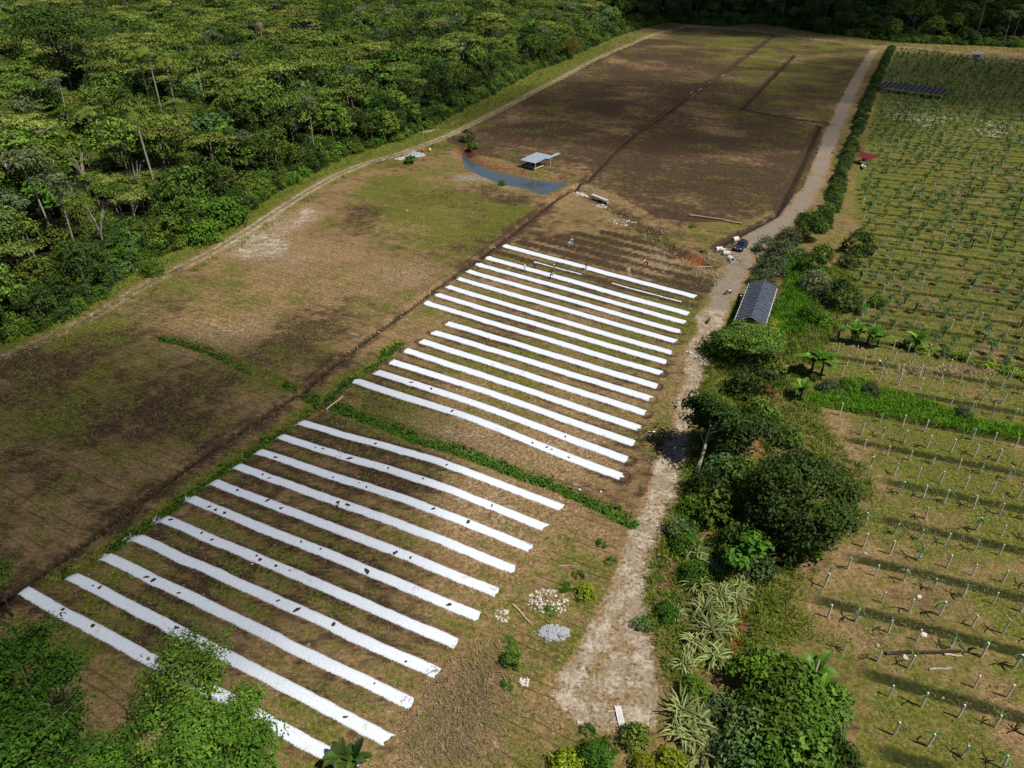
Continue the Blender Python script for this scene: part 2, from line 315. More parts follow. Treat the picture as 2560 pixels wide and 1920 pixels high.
plain('skin', (0.30, 0.17, 0.11), (0.24, 0.13, 0.08), 5, 0.6, 0.3)
for nm, c in dict(cloth_white=(0.72, 0.72, 0.70), cloth_pale_blue=(0.45, 0.60, 0.72), cloth_red=(0.55, 0.04, 0.06), cloth_teal=(0.02, 0.42, 0.36), cloth_navy=(0.03, 0.045, 0.09),
                  cloth_jeans=(0.09, 0.14, 0.24), cloth_dark=(0.03, 0.03, 0.033), cloth_grey=(0.30, 0.31, 0.33), cloth_plum=(0.24, 0.06, 0.14), cloth_khaki=(0.32, 0.26, 0.17), straw_hat=(0.68, 0.58, 0.40), hair=(0.02, 0.016, 0.013)).items():
    plain(nm, c, tuple(x * 0.8 for x in c), 12, 0.85, 0.1)
plain('fruit_bag', (0.03, 0.55, 0.40), (0.02, 0.38, 0.28), 4, 0.45, 0.3)
plain('blue_plastic', (0.05, 0.16, 0.5), (0.04, 0.12, 0.4), 4, 0.4, 0.4)
plain('orange_plastic', (0.75, 0.12, 0.05), (0.6, 0.1, 0.04), 4, 0.4, 0.4)

def shade_net():
    g = N('shade_net'); tc = g.n('ShaderNodeTexCoord').outputs['Object']
    n1 = g.noise(1.1, 5, 0.6, tc); n2 = g.noise(7, 3, 0.6, tc)
    col = g.ramp(n1, [(0.3, (0.020, 0.028, 0.046)), (0.55, (0.042, 0.056, 0.086)), (0.75, (0.085, 0.105, 0.14))])
    g.surf(col, 0.55, 0.3, n2, 0.03, 0.4)
shade_net()
def water_material():
    g = N('pond_water'); pos = g.n('ShaderNodeNewGeometry').outputs['Position']
    n = g.noise(0.8, 3, 0.5, pos)
    g.surf((0.060, 0.080, 0.092), 0.015, 0.7, n, 0.01, 0.06)
    g.bs.inputs['IOR'].default_value = 2.4
water_material()
leafmat('leaf_forest', (0.032, 0.066, 0.011), (0.178, 0.268, 0.045))
leafmat('leaf_olive', (0.050, 0.078, 0.015), (0.250, 0.300, 0.066))
leafmat('leaf_dark', (0.013, 0.034, 0.008), (0.072, 0.125, 0.024))
leafmat('leaf_bright', (0.026, 0.068, 0.009), (0.120, 0.225, 0.030))
leafmat('leaf_bluish', (0.030, 0.066, 0.020), (0.145, 0.225, 0.070))
leafmat('leaf_grey', (0.06, 0.085, 0.035), (0.17, 0.215, 0.10))
leafmat('leaf_yellow', (0.09, 0.13, 0.012), (0.27, 0.32, 0.03))
leafmat('leaf_rust', (0.07, 0.045, 0.012), (0.20, 0.12, 0.03))
leafmat('leaf_palm', (0.06, 0.09, 0.016), (0.24, 0.29, 0.06))
leafmat('leaf_dry', (0.16, 0.11, 0.05), (0.34, 0.26, 0.13))
leafmat('leaf_banana', (0.04, 0.11, 0.014), (0.15, 0.30, 0.045), 0.3, 0.4)
leafmat('leaf_reed', (0.10, 0.14, 0.035), (0.34, 0.38, 0.16), 0.25)
leafmat('leaf_creeper', (0.034, 0.080, 0.010), (0.125, 0.245, 0.03))
leafmat('leaf_cactus', (0.035, 0.085, 0.022), (0.13, 0.22, 0.06))
leafmat('leaf_grass', (0.09, 0.15, 0.015), (0.25, 0.34, 0.05))
leafmat('leaf_lush', (0.055, 0.14, 0.010), (0.20, 0.40, 0.035))
leafmat('leaf_straw', (0.20, 0.14, 0.07), (0.44, 0.35, 0.21))

# ------------------------------------------------------------------ mesh helpers
class MB:
    def __init__(s): s.v = []; s.f = []; s.mi = []
    def add(s, vs, fs, mi=0):
        b = len(s.v); s.v += [tuple(p) for p in vs]; s.f += [tuple(i + b for i in f) for f in fs]; s.mi += [mi] * len(fs)
    def box(s, c, size, rot=None, mi=0, taper=1.0):
        x, y, z = (k / 2 for k in size); vs = []
        for sz in (-1, 1):
            t = taper if sz > 0 else 1.0
            for sx, sy in ((-1, -1), (1, -1), (1, 1), (-1, 1)): vs.append(Vector((sx * x * t, sy * y * t, sz * z)))
        if rot is not None: vs = [rot @ p for p in vs]
        s.add([p + Vector(c) for p in vs], [(3, 2, 1, 0), (4, 5, 6, 7), (0, 1, 5, 4), (1, 2, 6, 5), (2, 3, 7, 6), (3, 0, 4, 7)], mi)
    def tube(s, path, radii, n=6, mi=0, caps=True):
        path = [Vector(p) for p in path]; rings = []
        if not hasattr(radii, '__len__'): radii = [radii] * len(path)
        for i, p in enumerate(path):
            t = (path[min(i + 1, len(path) - 1)] - path[max(i - 1, 0)]).normalized()
            a = t.cross(Vector((0.31, 0.2, 0.93)) if abs(t.z) < 0.9 else Vector((1, 0.1, 0))).normalized(); b = t.cross(a)
            rings.append([p + (a * math.cos(2 * math.pi * k / n) + b * math.sin(2 * math.pi * k / n)) * radii[i] for k in range(n)])
        vs = [q for r in rings for q in r]; fs = []
        for i in range(len(path) - 1):
            for k in range(n): fs.append((i * n + k, i * n + (k + 1) % n, (i + 1) * n + (k + 1) % n, (i + 1) * n + k))
        if caps: fs += [tuple(range(n))[::-1], tuple((len(path) - 1) * n + k for k in range(n))]
        s.add(vs, fs, mi)
    def disc(s, c, r, axis, w, n=14, mi=0, hole=0.0):
        """a wheel-like ring: outer radius r, width w, optional hole"""
        a = Vector(axis).normalized(); u = a.orthogonal().normalized(); v = a.cross(u); c = Vector(c); vs = []; fs = []
        rs = [(hole, -w / 2), (r, -w / 2), (r, w / 2), (hole, w / 2)]
        for rr, ww in rs:
            for k in range(n): vs.append(c + a * ww + (u * math.cos(2 * math.pi * k / n) + v * math.sin(2 * math.pi * k / n)) * max(rr, 0.001))
        for q in range(4):
            for k in range(n): fs.append((q * n + k, q * n + (k + 1) % n, ((q + 1) % 4) * n + (k + 1) % n, ((q + 1) % 4) * n + k))
        s.add(vs, fs, mi)
    def blob(s, c, size, seed=0, nu=8, nv=5, rough=0.25, mi=0):
        r = random.Random(seed); vs = []; fs = []; c = Vector(c)
        vs.append(c + Vector((0, 0, size[2] * (1 + r.uniform(-rough, rough) * .5))))
        for j in range(1, nv):
            th = math.pi * j / nv
            for k in range(nu):
                ph = 2 * math.pi * k / nu; q = 1 + r.uniform(-rough, rough)
                vs.append(c + Vector((size[0] * math.sin(th) * math.cos(ph) * q, size[1] * math.sin(th) * math.sin(ph) * q, size[2] * math.cos(th) * q)))
        vs.append(c - Vector((0, 0, size[2]))); last = len(vs) - 1
        for k in range(nu): fs.append((0, 1 + k, 1 + (k + 1) % nu)); fs.append((last, 1 + (nv - 2) * nu + (k + 1) % nu, 1 + (nv - 2) * nu + k))
        for j in range(nv - 2):
            for k in range(nu): a = 1 + j * nu; fs.append((a + k, a + nu + k, a + nu + (k + 1) % nu, a + (k + 1) % nu))
        s.add(vs, fs, mi)
    def build(s, name, mats, parent=None, smooth=False, loc=None):
        me = bpy.data.meshes.new(name); me.from_pydata([tuple(p) for p in s.v], [], s.f)
        for m in (mats if isinstance(mats, (list, tuple)) else [mats]): me.materials.append(MATS[m])
        me.polygons.foreach_set('material_index', s.mi)
        if smooth: me.polygons.foreach_set('use_smooth', [True] * len(s.f))
        me.update(); return link(name, me, parent, loc)
def link(name, me, parent=None, loc=None):
    o = bpy.data.objects.new(name, me); COL.objects.link(o)
    if parent is not None: o.parent = parent
    if loc is not None: o.location = loc
    return o
def tag(o, label=None, cat=None, group=None, kind=None):
    for k, v in (('label', label), ('category', cat), ('group', group), ('kind', kind)):
        if v: o[k] = v
    return o
def empty(name, loc, rz=0.0, s=1.0):
    o = bpy.data.objects.new(name, None); COL.objects.link(o); o.location = loc; o.rotation_euler = (0, 0, rz); o.scale = (s, s, s); o.empty_display_size = 0.2; return o
def copy_tree(o, parent=None):
    c = o.copy(); COL.objects.link(c); c.parent = parent
    for ch in o.children: copy_tree(ch, c)
    return c
def fast_mesh(name, V, F, mats, tint=None, mi=None, smooth=False):
    """V (n,3), F (m,k) arrays with constant k"""
    me = bpy.data.meshes.new(name); V = np.asarray(V, np.float32); F = np.asarray(F, np.int32); k = F.shape[1]
    me.vertices.add(len(V)); me.vertices.foreach_set('co', V.ravel())
    me.loops.add(F.size); me.loops.foreach_set('vertex_index', F.ravel())
    me.polygons.add(len(F)); me.polygons.foreach_set('loop_start', np.arange(len(F), dtype=np.int32) * k)
    for m in (mats if isinstance(mats, (list, tuple)) else [mats]): me.materials.append(MATS[m])
    if mi is not None: me.polygons.foreach_set('material_index', np.asarray(mi, np.int32))
    me.update(calc_edges=True)
    me.polygons.foreach_set('use_smooth', np.full(len(F), smooth))
    if tint is not None:
        a = me.attributes.new('tint', 'FLOAT', 'POINT'); a.data.foreach_set('value', np.asarray(tint, np.float32))
    return me
def ground_z(x, y): return float(hfull(np.array([x]), np.array([y]))[0])
def P3(u, v, dz=0.0):
    x, y = at(u, v); return (x, y, ground_z(x, y) + dz)

# ------------------------------------------------------------------ people: one continuous skinned body per pose
def body_mesh(pose):
    """joints in metres, x forward; stand, walk, bend or crouch"""
    J = {}
    lean = {'stand': 0.03, 'walk': 0.08, 'bend': 1.15, 'crouch': 0.5, 'hoe': 0.45}[pose]; hipz = {'crouch': 0.45, 'bend': 0.86, 'hoe': 0.88}.get(pose, 0.92)
    hx = {'bend': -0.12, 'crouch': -0.1}.get(pose, 0.0); hip = Vector((hx, 0, hipz)); up = Vector((math.sin(lean), 0, math.cos(lean))); fw = Vector((math.cos(lean), 0, -math.sin(lean)))
    J['hip'] = hip; J['waist'] = hip + up * 0.16; J['chest'] = hip + up * 0.38; J['neck'] = hip + up * 0.55; hd = (up + Vector((0, 0, 0.5))).normalized(); J['chin'] = J['neck'] + hd * 0.09; J['head'] = J['neck'] + hd * 0.19; J['crown'] = J['neck'] + hd * 0.28; J['nose'] = J['head'] + Vector((0.11, 0, -0.03))
    E_ = [('hip', 'waist'), ('waist', 'chest'), ('chest', 'neck'), ('neck', 'chin'), ('chin', 'head'), ('head', 'crown'), ('head', 'nose')]
    R = dict(hip=.15, waist=.135, chest=.155, neck=.06, chin=.075, head=.095, crown=.06, nose=.02)
    for s, n in ((1, 'l'), (-1, 'r')):
        sh = J['neck'] - up * 0.07 + Vector((0, 0.19 * s, 0)); J['sh' + n] = sh
        if pose in ('stand', 'walk'): sw = (0.0 if pose == 'stand' else 0.25 * s); el = sh + Vector((-sw * .6 + 0.02, 0.06 * s, -0.28)); ha = el + Vector((0.14 - sw * 0.3, 0.0, -0.22))
        else: el = sh + Vector((0.16, 0.05 * s, -0.24)); ha = el + Vector((0.16, -0.04 * s, -0.20))
        J['el' + n] = el; J['wr' + n] = ha; d = (ha - el).normalized(); J['pa' + n] = ha + d * 0.09
        J['hp' + n] = hip + Vector((0, 0.09 * s, -0.04)); st = {'stand': 0.02 * s, 'walk': 0.24 * s, 'bend': 0.10 * s, 'crouch': 0.1 * s, 'hoe': 0.2 * s}[pose]
        if pose == 'crouch': kn = Vector((0.28, 0.14 * s, 0.42)); an = Vector((-0.02, 0.13 * s, 0.09))
        else: an = Vector((st, 0.11 * s, 0.08)); kn = (J['hp' + n] + an) / 2 + Vector((0.05, 0.0, 0.02))
        J['kn' + n] = kn; J['an' + n] = an; J['to' + n] = an + Vector((0.17, 0.02 * s, -0.05))
        E_ += [('chest', 'sh' + n), ('sh' + n, 'el' + n), ('el' + n, 'wr' + n), ('wr' + n, 'pa' + n), ('hip', 'hp' + n), ('hp' + n, 'kn' + n), ('kn' + n, 'an' + n), ('an' + n, 'to' + n)]
        R.update({'sh' + n: .07, 'el' + n: .05, 'wr' + n: .033, 'pa' + n: .03, 'hp' + n: .10, 'kn' + n: .065, 'an' + n: .045, 'to' + n: .035})
        for q in range(5):
            f = 'f%d' % q + n; J[f] = J['pa' + n] + d * (0.07 if q else 0.03) + Vector((0.02 * (q == 0), (q - 2) * 0.022, 0)); E_.append(('pa' + n, f)); R[f] = 0.009
    names = list(J); idx = {k: i for i, k in enumerate(names)}
    me = bpy.data.meshes.new('skel'); me.from_pydata([tuple(J[k]) for k in names], [(idx[a], idx[b]) for a, b in E_], [])
    ob = bpy.data.objects.new('skel', me); COL.objects.link(ob); md = ob.modifiers.new('skin', 'SKIN'); md.use_smooth_shade = True; md.branch_smoothing = 0.3
    for i, k in enumerate(names): sv = me.skin_vertices[0].data[i]; sv.radius = (R[k], R[k]); sv.use_root = (k == 'hip')
    sb = ob.modifiers.new('sub', 'SUBSURF'); sb.levels = 1; sb.render_levels = 1
    dg = bpy.context.evaluated_depsgraph_get(); out = bpy.data.meshes.new_from_object(ob.evaluated_get(dg)); bpy.data.objects.remove(ob, do_unlink=True)
    cl = []
    for p in out.polygons:
        c = p.center; best = min(E_, key=lambda e: (lambda a, b: (c - (a + (b - a) * max(0, min(1, (c - a).dot(b - a) / max(1e-6, (b - a).length_squared))))).length - 0.5 * (R[e[0]] + R[e[1]]))(J[e[0]], J[e[1]]))
        k = best[1]; cl.append(2 if k[:2] in ('ch', 'he', 'cr', 'no', 'pa') and k not in ('chest',) or k[0] == 'f' else 1 if k[:2] in ('hp', 'kn', 'an', 'to') else 0)
    out.polygons.foreach_set('material_index', cl); out.polygons.foreach_set('use_smooth', [True] * len(cl)); hat = J['crown'].copy()
    return out, hat
BODY = {p: body_mesh(p) for p in ('stand', 'walk', 'bend', 'crouch', 'hoe')}
def person(u, v, pose, shirt, trousers, label, face=0.0, hat=None, xy=None):
    x, y = at(u, v) if xy is None else xy; me, hp = BODY[pose]; me = me.copy(); me.materials.clear()
    for m_ in (shirt, trousers, 'skin'): me.materials.append(MATS[m_])
    o = empty('person', (x, y, ground_z(x, y)), face); link('body', me, o); m = MB()
    if hat:
        m.disc((hp.x, hp.y, hp.z - 0.03), 0.2, (0, 0, 1), 0.02, 12); m.blob((hp.x, hp.y, hp.z), (0.11, 0.11, 0.08), 3, 8, 4, 0.03); m.build('hat', hat, o)
    else: m.blob((hp.x - 0.02, hp.y, hp.z - 0.05), (0.105, 0.10, 0.09), 3, 8, 5, 0.05); m.build('hair', 'hair', o)
    tag(o, label, 'person', 'people at work'); return o

# ------------------------------------------------------------------ terrain: one welded sheet, split by land use
def axis(parts):
    out = [parts[0][0]]
    for a, b, step, grow in parts:
        x = a
        while x < b - 1e-6:
            st = step if not grow else max(step, step + (x - a) * grow)
            x = min(b, x + st); out.append(x)
    return np.array(out)
xl = -axis([(75, 140, 0.9, 0), (140, 2400, 1.5, 0.06)])[::-1]
XS = np.r_[xl[:-1], axis([(-75, 70, 0.45, 0), (70, 190, 0.9, 0), (190, 2400, 1.5, 0.06)])]
yl = -axis([(-20, 300, 3.0, 0.1)])[::-1]
YS = np.r_[yl[:-1], axis([(20, 135, 0.45, 0), (135, 340, 0.9, 0), (340, 640, 2.0, 0), (640, 2800, 3.0, 0.06)])]
GX, GY = np.meshgrid(XS, YS); gx = GX.ravel(); gy = GY.ravel()
gz = hfull(gx, gy)
FIELD = np.vstack([TRACK[:-3], ROAD_L[::-1], [[0, 20], [-150, 10]]])
UPPER = line([(960, 300), (1020, 270), (1150, 202), (1260, 144), (1380, 90), (1480, 60), (1640, 70), (1885, 104), (1845, 160), (1785, 280), (1738, 400), (1690, 450), (1600, 480), (1500, 480), (1420, 470), (1330, 420), (1250, 395), (1170, 365), (1010, 330)])
GREEN_BAND = line([(760, 395), (860, 370), (960, 400), (1060, 430), (1160, 450), (1100, 505), (1020, 545), (930, 510), (830, 470), (760, 430)])
SAND = line([(470, 560), (520, 510), (600, 470), (660, 440), (720, 460), (640, 500), (620, 545), (560, 560)])
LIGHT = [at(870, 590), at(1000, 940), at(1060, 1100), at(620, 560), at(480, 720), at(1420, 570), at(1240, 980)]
in_f = inside(gx, gy, FIELD); in_u = inside(gx, gy, UPPER); in_p = inside(gx, gy, PLANTATION)
FOREST = np.vstack([FOREST_EDGE, [[520, 470], [2300, 900], [2300, 2700], [-2300, 2700], [-2300, 60], [-150, 60]]])
in_w = inside(gx, gy, FOREST)
d_track = dist_line(gx, gy, TRACK); d_road = signed(gx, gy, ROAD)
big = fbm(gx / 18, gy / 18, 41, 4); big2 = fbm(gx / 9, gy / 9, 77, 4)
rx = gx * math.cos(rad(28)) - gy * math.sin(rad(28)); ry = gx * math.sin(rad(28)) + gy * math.cos(rad(28))
streak = fbm(rx / 16, ry / 2.6, 15, 3)
# ditches and strips distances
dd = np.minimum.reduce([dist_line(gx, gy, P) for P in BARE_DITCHES]); d_main = dist_line(gx, gy, MAIN_DITCH)
d_cr = np.minimum.reduce([dist_line(gx, gy, P) for P in CREEPER_DITCHES]); d_st = dist_line(gx, gy, STREAM); d_red = dist_line(gx, gy, RED_STREAM)
d_strip = np.minimum.reduce([dist_line(gx, gy, np.array([a, b])) for a, b in STRIPS]); d_far = np.minimum.reduce([dist_line(gx, gy, np.array([a, b])) for a, b in STRIPS[:15]])
d_bare = np.minimum.reduce([dist_line(gx, gy, np.array([a, b])) for a, b in BARE_BEDS]); sd_pond = signed(gx, gy, POND)
grass = np.full(gx.shape, 0.42); soil = np.full(gx.shape, 0.25); road = np.zeros(gx.shape); red = np.zeros(gx.shape); floor = np.zeros(gx.shape); gravel = np.zeros(gx.shape); lines = np.zeros(gx.shape)
grass = np.where(in_f, 0.34 + (big2 - 0.5) * 1.0, grass); soil = np.where(in_f, 0.38 + (big - 0.5) * 1.4 + (streak - 0.5) * 0.5, soil)
med = fbm(gx / 3.2, gy / 3.2, 58, 3) - 0.5; grass = grass + 0.55 * med; soil = soil + 0.5 * (fbm(gx / 2.6, gy / 2.6, 83, 3) - 0.5); nb = in_f & (gy < 66) & (gx > -45); soil = soil - 0.16 * nb; grass = grass + 0.14 * nb; fb = np.minimum.reduce([dist_line(gx, gy, np.array([a, b])) for a, b in STRIPS[:15]]) < 3.2; soil = soil - 0.14 * fb; grass = grass + 0.12 * fb
grass = np.where(in_u, 0.14 + (big2 - 0.5) * 1.0 + (streak - .5) * .4 + 0.30 * sstep(70, 130, gx), grass); soil = np.where(in_u, 0.78 + (big - 0.5) * 1.3 + (streak - 0.5) * 0.5, soil)
gb = sstep(3, -5, signed(gx, gy, GREEN_BAND)); grass = grass + gb * 0.34; soil = soil + gb * 0.22 * (streak - 0.2)
shade_left = np.exp(-(((gx + 62) / 28) ** 2 + ((gy - 80) / 30) ** 2)); soil = soil + 0.30 * shade_left * in_f; grass = grass + 0.10 * shade_left * in_f  # cloud shade on the left field painted in as darker cover
sa = sstep(3, -4, signed(gx, gy, SAND)); soil = soil - 0.5 * sa; grass = grass - 0.4 * sa; road = road + 0.55 * sa * (0.5 + fbm(gx / 3, gy / 3, 12, 2))
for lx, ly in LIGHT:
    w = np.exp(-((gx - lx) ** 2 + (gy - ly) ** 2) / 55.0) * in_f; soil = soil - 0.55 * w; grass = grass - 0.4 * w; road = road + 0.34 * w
# verges and right-hand bank
verge = in_f & (d_track < 6); grass = grass + 0.25 * sstep(6, 2, d_track) * in_f * ~in_u
between = ~in_f & ~in_w & ~in_p & (d_road > 0); grass = np.where(between, 0.40 + (big2 - 0.5) * 0.8, grass); soil = np.where(between, 0.45 + (big - 0.5) * 0.8, soil)
lv = between & (gx < 60) & (d_track < 14); grass = np.where(lv, 0.75, grass)
grass = np.where(in_p, 0.68 + (big2 - 0.5) * 1.3 + 0.7 * med, grass); soil = np.where(in_p, 0.22 + (big - 0.5) * 1.1, soil)
s_p = gx * ROW_N[0] + gy * ROW_N[1]; gro = np.abs((s_p - GROOVE0 + GROOVE_STEP / 2) % GROOVE_STEP - GROOVE_STEP / 2)
gw = sstep(0.72, 0.25, gro) * in_p * sstep(-1.0, -4.0, signed(gx, gy, PLANTATION)); grass = grass + 0.1 * gw; soil = soil + 0.1 * gw; gcore = sstep(0.5, 0.18, gro) * in_p * (0.75 + 0.25 * sstep(118, 100, s_p)) * sstep(-1.0, -4.0, signed(gx, gy, PLANTATION))
far_p = in_p & (s_p > 118); grass = np.where(far_p, grass + 0.16 + 0.2 * sstep(200, 300, s_p), grass)
bgm = sstep(1.0, -2.5, signed(gx, gy, BRIGHT_GRASS)); grass = grass + bgm * 0.8; soil = soil - 0.5 * bgm
# tilled edges along the film, bare beds, ditches
edge = np.exp(-((d_strip - 0.95) / 0.33) ** 2); soil = soil + edge * np.where(d_far < 3, 0.62, 0.30); grass = grass - edge * 0.3
bb = sstep(1.3, 0.7, d_bare); soil = soil + 0.85 * bb; grass = grass - 0.6 * bb
soil = soil + 1.0 * sstep(0.62, 0.25, d_main) + 0.34 * np.exp(-((d_main - 1.3) / 0.7) ** 2) * (streak * 0.8 + 0.2); grass = grass - 0.5 * sstep(2.6, 0.8, d_main)
soil = soil + 0.9 * sstep(1.5, 0.6, dd); grass = grass - 0.5 * sstep(1.8, 0.8, dd)
grass = grass + 0.6 * sstep(2.0, 0.9, d_cr); soil = soil + 0.3 * sstep(1.6, 0.6, d_cr)
soil = soil + 0.5 * sstep(2.6, 0.8, d_st); red = red + 0.75 * sstep(1.3, 0.3, d_red) * sstep(0.45, 0.62, fbm(gx / 9, gy / 9, 8, 2)) + np.exp(-((gx - at(1498, 560)[0]) ** 2 + (gy - at(1498, 560)[1]) ** 2) / 9.0)
bank = sstep(3.5, 1.0, np.abs(sd_pond - 1.2)); soil = soil - 0.1 * bank; red = red + 0.38 * bank * (big2 > 0.0) * sstep(-2, 1.5, gy - POND[:, 1].mean())
# ways
rt = sstep(3.0, 1.5, d_track + (fbm(gx / 4, gy / 4, 66, 3) - 0.5) * 2.0)
ruts = np.exp(-((d_track - 0.95) / 0.5) ** 2); road = road + rt * (0.22 + 0.42 * ruts) * (0.65 + 0.35 * sstep(125, 165, gy)) * ~in_p; grass = grass + 0.25 * np.exp(-(d_track / 0.4) ** 2) - 0.35 * rt
dr2 = d_road + (fbm(gx / 5, gy / 5, 22, 3) - 0.5) * 2.6; rr = sstep(0.8, -0.9, dr2)
road = np.maximum(road, rr * (0.62 + 0.35 * (fbm(gx / 3, gy / 3, 91, 3) - 0.4))); mid_w = np.exp(-((d_road + 2.6) / 0.8) ** 2) * sstep(118, 105, gy) * fbm(gx / 6, gy / 6, 63, 2); road = road - 0.55 * mid_w; grass = grass - 0.35 * rr + 0.5 * mid_w; soil = soil - 0.3 * rr
gravel = np.where(d_road < 3, sstep(112, 122, gy) * 0.9 + 0.38 * sstep(70, 40, gy), 0.0)
for gu, gv, rr_, a_ in ((1010, 385, 3.2, 0.8), (1060, 385, 3.0, 0.8), (1100, 400, 2.4, 0.7)):      # grey gravel spread along the pond's near bank
    cx, cy_ = at(gu, gv); w = np.exp(-((gx - cx) ** 2 + (gy - cy_) ** 2) / (2 * rr_ ** 2)); road = np.maximum(road, w * a_); gravel = np.maximum(gravel, w * 0.9)
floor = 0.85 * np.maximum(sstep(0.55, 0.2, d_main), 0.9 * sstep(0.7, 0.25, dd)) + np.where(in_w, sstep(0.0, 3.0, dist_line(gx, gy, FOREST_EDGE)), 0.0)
lines = np.where(in_f & ~in_u & (d_strip > 2.5), 0.85, 0.0) * sstep(1.0, 3.0, d_main) * sstep(3, 6, d_track); lines = np.where(in_u, 0.6, lines)
lines = lines * sstep(0, 10, np.hypot(gx - 40, gy - 150) - 8) * (gx < ROAD_L[:, 0].max())
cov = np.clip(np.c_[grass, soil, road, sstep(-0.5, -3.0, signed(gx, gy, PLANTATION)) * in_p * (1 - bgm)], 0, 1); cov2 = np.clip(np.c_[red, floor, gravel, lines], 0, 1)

nx, ny = len(XS), len(YS); I = np.arange(nx * ny).reshape(ny, nx)
QF = np.c_[I[:-1, :-1].ravel(), I[:-1, 1:].ravel(), I[1:, 1:].ravel(), I[1:, :-1].ravel()]
fcx = gx[QF].mean(1); fcy = gy[QF].mean(1)
kind = np.zeros(len(QF), int)
f_d = d_main[QF].mean(1); f_dd = np.minimum(dd[QF].mean(1), d_cr[QF].mean(1))
kind[in_w[QF[:, 0]]] = 1; kind[in_f[QF[:, 0]]] = 2; kind[in_p[QF[:, 0]]] = 3
kind[(d_track[QF].mean(1) < 2.2) & (kind != 3)] = 4; kind[np.minimum(f_d / 0.9, f_dd / 1.2) < 1.0] = 5; kind[sd_pond[QF].mean(1) < 1.5] = 6; kind[d_road[QF].mean(1) < 0] = 7
KN = ['ground', 'forest_floor', 'field', 'plantation_ground', 'farm_track', 'drainage_ditch', 'pond_bank', 'dirt_road']
KL = ['weedy open ground between the road and the plantation', 'dark leaf-littered floor under the forest', 'brown cleared field patched with straw and grass', 'mown grassy ground of the plantation with shallow grooves',
      'two-rutted dirt track along the forest edge', 'narrow dug drainage ditches crossing the field', 'reddish earth bank round the pond', 'pale gravel road running past the field']
for k in range(8):
    F = QF[kind == k]
    if not len(F): continue
    u, inv = np.unique(F, return_inverse=True)
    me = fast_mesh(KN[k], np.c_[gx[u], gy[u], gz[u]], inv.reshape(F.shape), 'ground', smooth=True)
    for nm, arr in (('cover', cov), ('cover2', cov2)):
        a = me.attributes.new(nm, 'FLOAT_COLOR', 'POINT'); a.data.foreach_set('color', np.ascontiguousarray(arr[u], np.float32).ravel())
    tag(link(KN[k], me), KL[k], KN[k].replace('_', ' '), None, 'structure')

# pond water: a real surface below the rim
pw = resample(np.vstack([POND, POND[:1]]), 0.8)[:-1]; cxy = pw.mean(0); pw2 = cxy + (pw - cxy) * 1.08
m = MB(); m.add([(x, y, POND_Z) for x, y in pw2], [tuple(range(len(pw2)))]); o = m.build('pond_water', 'pond_water'); tag(o, 'still pond water mirroring the sky below the tin-roofed hut', 'water', None, 'structure')

# clouds high above the picture, outside the view; their shade falls on parts of the land
def cloud(ground, size, zc, dens, label, seed):
    r = random.Random(seed); t = zc / SUN.z; c = Vector((ground[0], ground[1], 0)) + SUN * t
    nu, nv = 28, 14; vs = []; fs = []
    for j in range(nv + 1):
        th = math.pi * j / nv
        for k in range(nu):
            ph = 2 * math.pi * k / nu; dx, dy, dz = math.sin(th) * math.cos(ph), math.sin(th) * math.sin(ph), math.cos(th)
            q = 0.72 + 0.55 * float(fbm(np.array([dx * 1.9 + dz + seed]), np.array([dy * 1.9 + seed * 3.1 + dz * 0.7]), seed, 3)[0])
            vs.append((c.x + dx * q * size[0], c.y + dy * q * size[1], c.z + dz * q * size[2]))
    for j in range(nv):
        for k in range(nu): fs.append((j * nu + k, (j + 1) * nu + k, (j + 1) * nu + (k + 1) % nu, j * nu + (k + 1) % nu))
    me = bpy.data.meshes.new('cloud'); me.from_pydata(vs, [], fs); me.update()
    g = N('cloud_vapour_%d' % seed); v = g.n('ShaderNodeVolumePrincipled', {'Density': dens, 'Color': (0.97, 0.98, 1.0)}); v.inputs['Anisotropy'].default_value = 0.5
    g.t.links.new(v.outputs[0], g.out.inputs['Volume']); me.materials.append(g.m)
    o = link('cloud', me); tag(o, label, 'cloud', None, 'stuff')
CLOUDS = True
if CLOUDS:
    cloud((330, 640), (340, 200, 60), 620, 0.045, 'large grey cloud high over the distant forest', 1)
    cloud((-66, 68), (62, 46, 14), 420, 0.034, 'small thin cloud high over the lower field', 2)
    cloud((62, 285), (95, 60, 18), 460, 0.028, 'thin drifting cloud high over the upper field', 3)
    cloud((150, 2300), (620, 260, 190), 760, 0.012, 'white cumulus bank far beyond the forest', 5)
    cloud((215, 345), (105, 85, 20), 500, 0.03, 'thin cloud high over the far plantation', 4)

